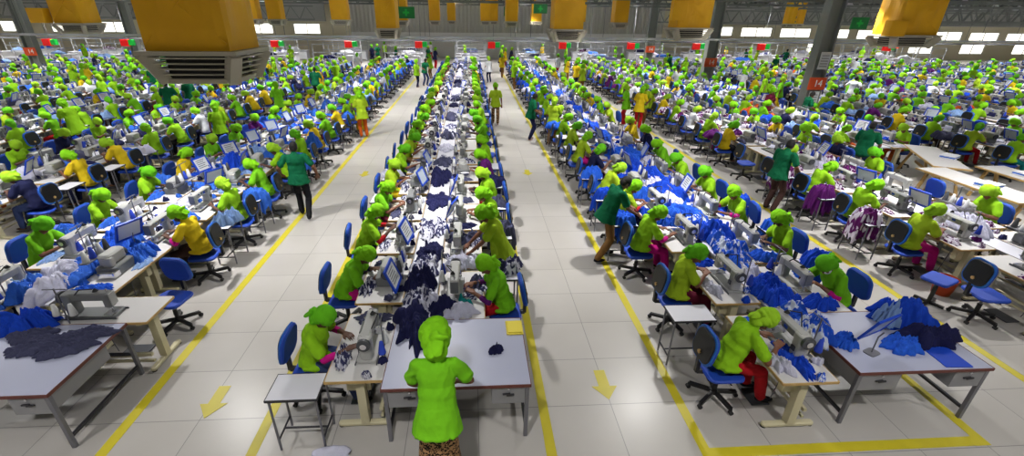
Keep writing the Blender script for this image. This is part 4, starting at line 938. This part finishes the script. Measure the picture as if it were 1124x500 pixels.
for i, (x, y) in enumerate(((5.35, 5.85), (5.45, 7.1), (5.4, 8.35), (2.75, 7.5), (2.8, 8.75), (2.8, 10.1))):
    inst(SIDE, (x, y, 0), 0, 'white side table buried under blue garments, %s' % ('nearest on the right', 'second on the right', 'third on the right', 'nearest on the left', 'second on the left', 'third on the left')[i] + ' of blue-garment line', 'side table', None)
    cl(OVERS[(i * 2) % 5], BLUEG2 if i % 2 else BLUEG, x, y, .724, .66, .5, 1.1, i * 3.14, 'blue garments mounded over the side table, %s' % ('nearest on the right', 'second on the right', 'third on the right', 'nearest on the left', 'second on the left', 'third on the left')[i] + ' of blue-garment line')
for i, (x, y) in enumerate(((7.45, 7.42), (7.5, 8.72), (7.5, 10.1))):
    cl(OVERS[i % 5], PURWH if i != 1 else PURPLE, x, y, .724, .62, .6, 1.2, i, 'purple and white garments mounded beside the purple-garment line, %s from the camera' % ORDS(i + 1))
    inst(SIDE, (x, y, 0), R(90), 'white side table under purple and white garments, %s from the camera' % ORDS(i + 1), 'side table')
inst(tub(ORP, 'bucket', .16, .30), (7.86, 6.02, 0), 0, 'orange plastic bucket on the floor beside the purple-garment line', 'bucket')
inst(tub(BLUP, 'tub', .26, .26), (-8.25, 8.6, 0), 0, 'round blue plastic tub on the floor beside the second-left line', 'tub')
mb = MB(); mb.rbox(0, 0, .45, .42, .36, .05, .05, CHB, n=4, b=.012); b2 = MB(); b2.tube((0, 0, 0), (0, 0, .42), .03, BLK); b2.sq((-.2, 0, .025), (.2, 0, .025), .04, BLK); b2.sq((0, -.2, .025), (0, .2, .025), .04, BLK)
o = link('stool', None, None, (7.38, 5.75, 0), .4); tag(o, 'low blue stool with a black cross base beside the empty blue chair', 'stool'); link('seat', mb.mesh('seat'), o); link('base', b2.mesh('base'), o)
# wooden trestle tables in the third-right line
def trestle(L, D):
    t = MB(); t.box(-L/2, L/2, -D/2, D/2, .74, .775, WOODE); t.box(-L/2 + .02, L/2 - .02, -D/2 + .02, D/2 - .02, .775, .782, LAM2); parts = [('table_top', t.mesh('top'), None, [])]
    for s in (-1, 1):
        for q in (-1, 1): parts.append(('leg', mk(lambda b: b.sq((s * (L/2 - .12), q * (D/2 - .05), 0), (s * (L/2 - .12), q * .12, .74), .06, WOODE)), None, []))
    parts.append(('crossbar', mk(lambda b: b.box(-L/2 + .12, L/2 - .12, -.02, .02, .3, .36, WOODE)), None, [])); return ('trestle_table', None, parts)
TR = trestle(2.4, .8)
for i, (x, y, r_) in enumerate(((11.6, 9.2, 90), (13.3, 9.3, 90), (12.7, 11.4, 62))):
    inst(TR, (x, y, 0), R(r_), 'pale wooden trestle table right of the purple-garment line, %s of three' % ('nearer', 'outer', 'farthest')[i], 'table')
for i, (x, y, r_) in enumerate(((13.2, 9.0, .3), (13.35, 9.7, .1), (12.9, 11.2, .5), (11.6, 9.0, .2))):
    mb = MB()
    for k in range(3): mb.box(-.22 + k * .02, .22 + k * .02, -.16, .16, k * .025, k * .025 + .02, (PAPER, SKYG, PAPER)[k])
    tag(link('folded_panel', mb.mesh('folded_panel'), None, (x, y, .784), r_), 'pale folded panels laid on the trestle tables, %s batch' % ORDS(i + 1), 'folded cloth')
mb = MB()
for k in range(6): mb.ell((rnd.uniform(-.3, .3), rnd.uniform(-.1, .1), .02), (.16, .07, .03), LILG)
me = fuse(mb, 'floor_cloth', .02, 2, .01, 12, 3); me.materials.append(LILG); tag(link('cloth_scrap', me, None, (-1.55, 3.3, .02)), 'white cloth scraps on the floor before the nearest side table', 'cloth scrap')

# ------------------------------------------------------------------ people on their feet
SP = dict(
 inspect=dict(pel=(0, 0, .88), lean=20, hp=34, hy=6, LH=(-.16, .36, .86), RH=(.20, .36, .90), LF=(-.1, .02, .05), RF=(.1, .0, .05), seated=False, lower='skirt', hem=.16, curl=60, big=1.28, flare=1.6),
 walk=dict(pel=(0, 0, .93), lean=3, hp=8, LH=(-.36, .12, .98), RH=(.38, .05, .95), LF=(-.1, .22, .05), RF=(.12, -.2, .07), seated=False, head='hair', woman=False, hem=.12),
 bend=dict(pel=(0, 0, .92), lean=20, hp=34, LH=(-.10, .50, .98), RH=(.16, .46, .95), LF=(-.14, .16, .05), RF=(.12, -.14, .05), seated=False, head='hair', woman=False, hem=.12),
 reach=dict(pel=(0, 0, .88), lean=17, hp=40, LH=(-.14, .50, .88), RH=(.12, .52, .88), LF=(-.1, .02, .05), RF=(.1, -.06, .05), seated=False, hem=.22),
 stroll=dict(pel=(0, 0, .89), lean=1, hp=4, LH=(-.28, .06, .72), RH=(.28, -.02, .72), LF=(-.09, .14, .05), RF=(.09, -.12, .06), seated=False, hem=.15),
 idle=dict(pel=(0, 0, .89), lean=6, hp=16, LH=(-.16, .28, .95), RH=(.14, .30, .98), LF=(-.1, .03, .05), RF=(.1, .0, .05), seated=False, hem=.2),
 idleman=dict(pel=(0, 0, .93), lean=8, hp=20, hy=12, LH=(-.16, .34, 1.02), RH=(.22, .3, 1.0), LF=(-.12, .05, .05), RF=(.12, -.03, .05), seated=False, head='hair', woman=False, hem=.12))
near_fig = {}
def person(pose, x, y, face, shirt, cap, lower, label, lod=0, scale=1.):
    k = (pose, lod)
    if k not in near_fig: near_fig[k] = figure(pose + '_p%d' % lod, lod=lod, **SP[pose])
    f = near_fig[k]
    if lod < 2: return inst(kit_person(f, shirt, cap, lower, None), (x, y, 0), R(face), label, 'person', None, scale)
    o = link('person', far_person(pose, f, shirt, cap, lower), None, (x, y, 0), R(face)); o.scale = (scale,) * 3; return tag(o, label, 'person')
person('inspect', -.36, 3.04, 0, LIME2, CAP1, LEOP, 'woman in lime tunic and patterned skirt standing with her back to us at inspection table', 0, 1.03)
person('walk', -3.78, 9.6, 8, POLO, HAIR, BLACKC, 'man in dark green polo and black trousers standing on the left aisle line', 0, 1.02)
person('bend', 2.42, 7.42, -80, POLO, HAIR, BROWN, 'man in dark green polo and brown trousers bending towards the blue-garment line', 0, 1.02)
person('reach', .42, 6.30, 95, LIME3, CAP1, NAVY, 'woman in yellow-lime tunic standing and reaching across the grey-garment line', 0)
person('stroll', .98, 19.0, 180, LIME3, CAP1, LEOP, 'woman in lime top walking towards the camera alone in the centre aisle', 1)
person('idleman', 2.12, 16.4, -85, POLO, HAIR, NAVY, 'man in dark green polo and navy trousers at the left edge of blue-garment line', 1)
person('idle', 2.78, 15.5, -20, LIME3, CAP2, BROWN, 'worker in yellow-lime shirt and brown trousers standing beside the dark green polo man', 1)
person('idleman', 7.05, 9.6, -70, POLO, HAIR, DKBROWN, 'man in dark green polo and dark brown trousers standing left of purple-garment line', 0, 1.02)
person('idleman', 10.55, 11.4, -60, POLO, HAIR, DENIM, 'man in dark green polo standing between the purple-garment and third-right lines', 1, 1.02)
person('idleman', 12.7, 16.9, -100, POLO, HAIR, DENIM, 'man in dark green polo standing near the nearest grey column', 1)
person('idle', 11.9, 18.0, -160, MAROON, CAP1, BLACKC, 'person in maroon top standing left of the nearest grey column', 1)
person('idle', -3.98, 16.9, 30, LIME3, CAP1, ORANGEC, 'worker in lime shirt and orange trousers standing on the left aisle line', 1)
person('idle', -4.3, 17.8, 200, LIME, CAP2, YEL, 'worker in lime shirt and yellow trousers facing the one in orange trousers', 1)
person('stroll', -7.85, 14.6, 20, LIME, CAP1, NAVY, 'worker in lime shirt standing left of the pale-blue-garment line', 1)
person('idle', -7.75, 19.2, 40, LIME2, CAP1, BLACKC, 'worker in green-lime shirt standing far up beside the pale-blue-garment line', 1)
person('idleman', -7.9, 24.5, 0, POLO, HAIR, BLACKC, 'man in dark green standing far up beside the pale-blue-garment line', 1)
person('reach', -12.1, 14.6, 60, LIME, CAP1, NAVY, 'worker in lime shirt leaning over the second-left line', 1, 1.1)
person('idleman', -12.0, 19.2, 20, POLO, HAIR, BLACKC, 'man in dark green standing behind the second-left line', 1)
person('idleman', -16.2, 25.2, 20, POLO, HAIR, BLACKC, 'man in dark green standing far behind the third-left line', 2)
person('idle', -20.2, 26.0, -20, LIME, CAP1, BLACKC, 'worker in lime standing far behind the fourth-left line', 2)
person('idle', 6.7, 18.1, -40, YEL, CAP1, REDC, 'person in yellow shirt in the standing group left of the nearest duct column', 1)
person('idle', 6.35, 18.7, 60, LIME2, CAP2, REDC, 'person in green-lime shirt in the same standing group', 1)
person('idle', 7.15, 18.9, 160, LIME3, CAP1, BROWN, 'person in yellow-lime shirt at the back of the standing group', 1)
rs = random.Random(21); n = 0
spots = [(-2.9, 30.), (-3.3, 29.2), (-2.8, 33.5), (1.5, 38.), (2.3, 37.5), (1.2, 31.5), (2.6, 28.5), (3.0, 31.), (2.2, 34), (6.4, 27), (6.8, 30), (6.2, 34)]
for k in range(58): spots.append((-34 + 74 * rs.random(), 38.4 + 9.5 * rs.random()))
for k in range(40): spots.append((rs.choice((-7.8, -12, -16., -20, 6.5, 11., 14.6, 18.2, 22.3, 26.3, 30.3, -24)) + rs.uniform(-.15, .15), 20 + 16 * rs.random()))
spots.sort(key=lambda p: p[1])
taken = []
for (x, y) in spots:
    if not seen(x, y, 1.2, 0) or near_column(x, y) or any(abs(x - a) < .6 and abs(y - b) < .6 for a, b in taken): continue
    if any(abs(x - (-39.2 + i * 5.6)) < 1.65 and abs(y - (38.7 + j * 2.9)) < .85 for i in range(16) for j in range(4)): continue
    taken.append((x, y)); n += 1; sh = rs.choice([LIME, LIME2, LIME3, LIME, YEL, POLO, WHITEC, NAVY]); lo_ = rs.choice([BLACKC, NAVY, DENIM, BROWN, REDC])
    person(rs.choice(('idle', 'stroll', 'idleman', 'walk')) if sh in (POLO, WHITEC, NAVY) else rs.choice(('idle', 'stroll')), x, y, rs.random() * 360, sh, rs.choice(CAPS), lo_, 'standing figure in %s top far down the hall, %s by distance' % (MNAME[sh], ORDS(n)) if n < 50 else 'small standing figure far down the hall, %s beyond the fiftieth' % ORDS(n - 49), 2)
# the white cutting tables and racks across the far end
def far_table():
    t = MB(); t.box(-1.3, 1.3, -.45, .45, .84, .88, LAM); parts = [('table_top', t.mesh('t'), None, [])]
    for s in (-1, 1): parts.append(('leg', mk(lambda b: b.box(s*1.2 - .04, s*1.2 + .04, -.4, .4, 0, .84, LAM)), None, []))
    def rack(b):
        for s in (-1.25, 0, 1.25): b.sq((s, .4, .88), (s, .4, 1.9), .05, RAILM)
        for z in (1.3, 1.88): b.sq((-1.27, .4, z), (1.27, .4, z), .05, RAILM)
    parts.append(('rack', mk(rack), None, [])); parts.append(('front_panel', mk(lambda b: b.box(-1.16, 1.16, -.36, -.33, .1, .84, PAPER)), None, [])); return ('packing_table', None, parts)
FT = far_table(); FT = kit_far(FT); n = 0
for j in range(4):
    for i in range(15):
        x, y = -39.2 + i * 5.6, 38.7 + j * 2.9
        if not seen(x, y, 1, 0) or near_column(x, y) or any(near_column(x + q, y) for q in (-1, 1)): continue
        n += 1; inst(FT, (x, y, 0), 0, 'white packing table with an upright rack across the far end, %s in %s rank' % (ORDS(i + 1), ORDS(j + 1)), 'packing table', 'white packing tables at the far end')
        cl(SMALL[i % 4], pal_mix[(i + j) % 8], x, y - .05, .882, 1.3, .6, 1.2, 0, 'pile of finished garments on a white packing table, %s in %s rank' % (ORDS(i + 1), ORDS(j + 1)))

# ------------------------------------------------------------------ picture settings
w = bpy.data.worlds.new('world'); scene.world = w; w.use_nodes = True
w.node_tree.nodes['Background'].inputs[0].default_value = (.85, .9, 1, 1); w.node_tree.nodes['Background'].inputs[1].default_value = 1.
vs = scene.view_settings; vs.view_transform = 'Standard'; vs.look = 'None'; vs.gamma = 1; vs.exposure = -.1; vs.use_curve_mapping = False
scene.cycles.max_bounces = 5; scene.cycles.diffuse_bounces = 2; scene.cycles.glossy_bounces = 2
scene.cycles.use_denoising = True
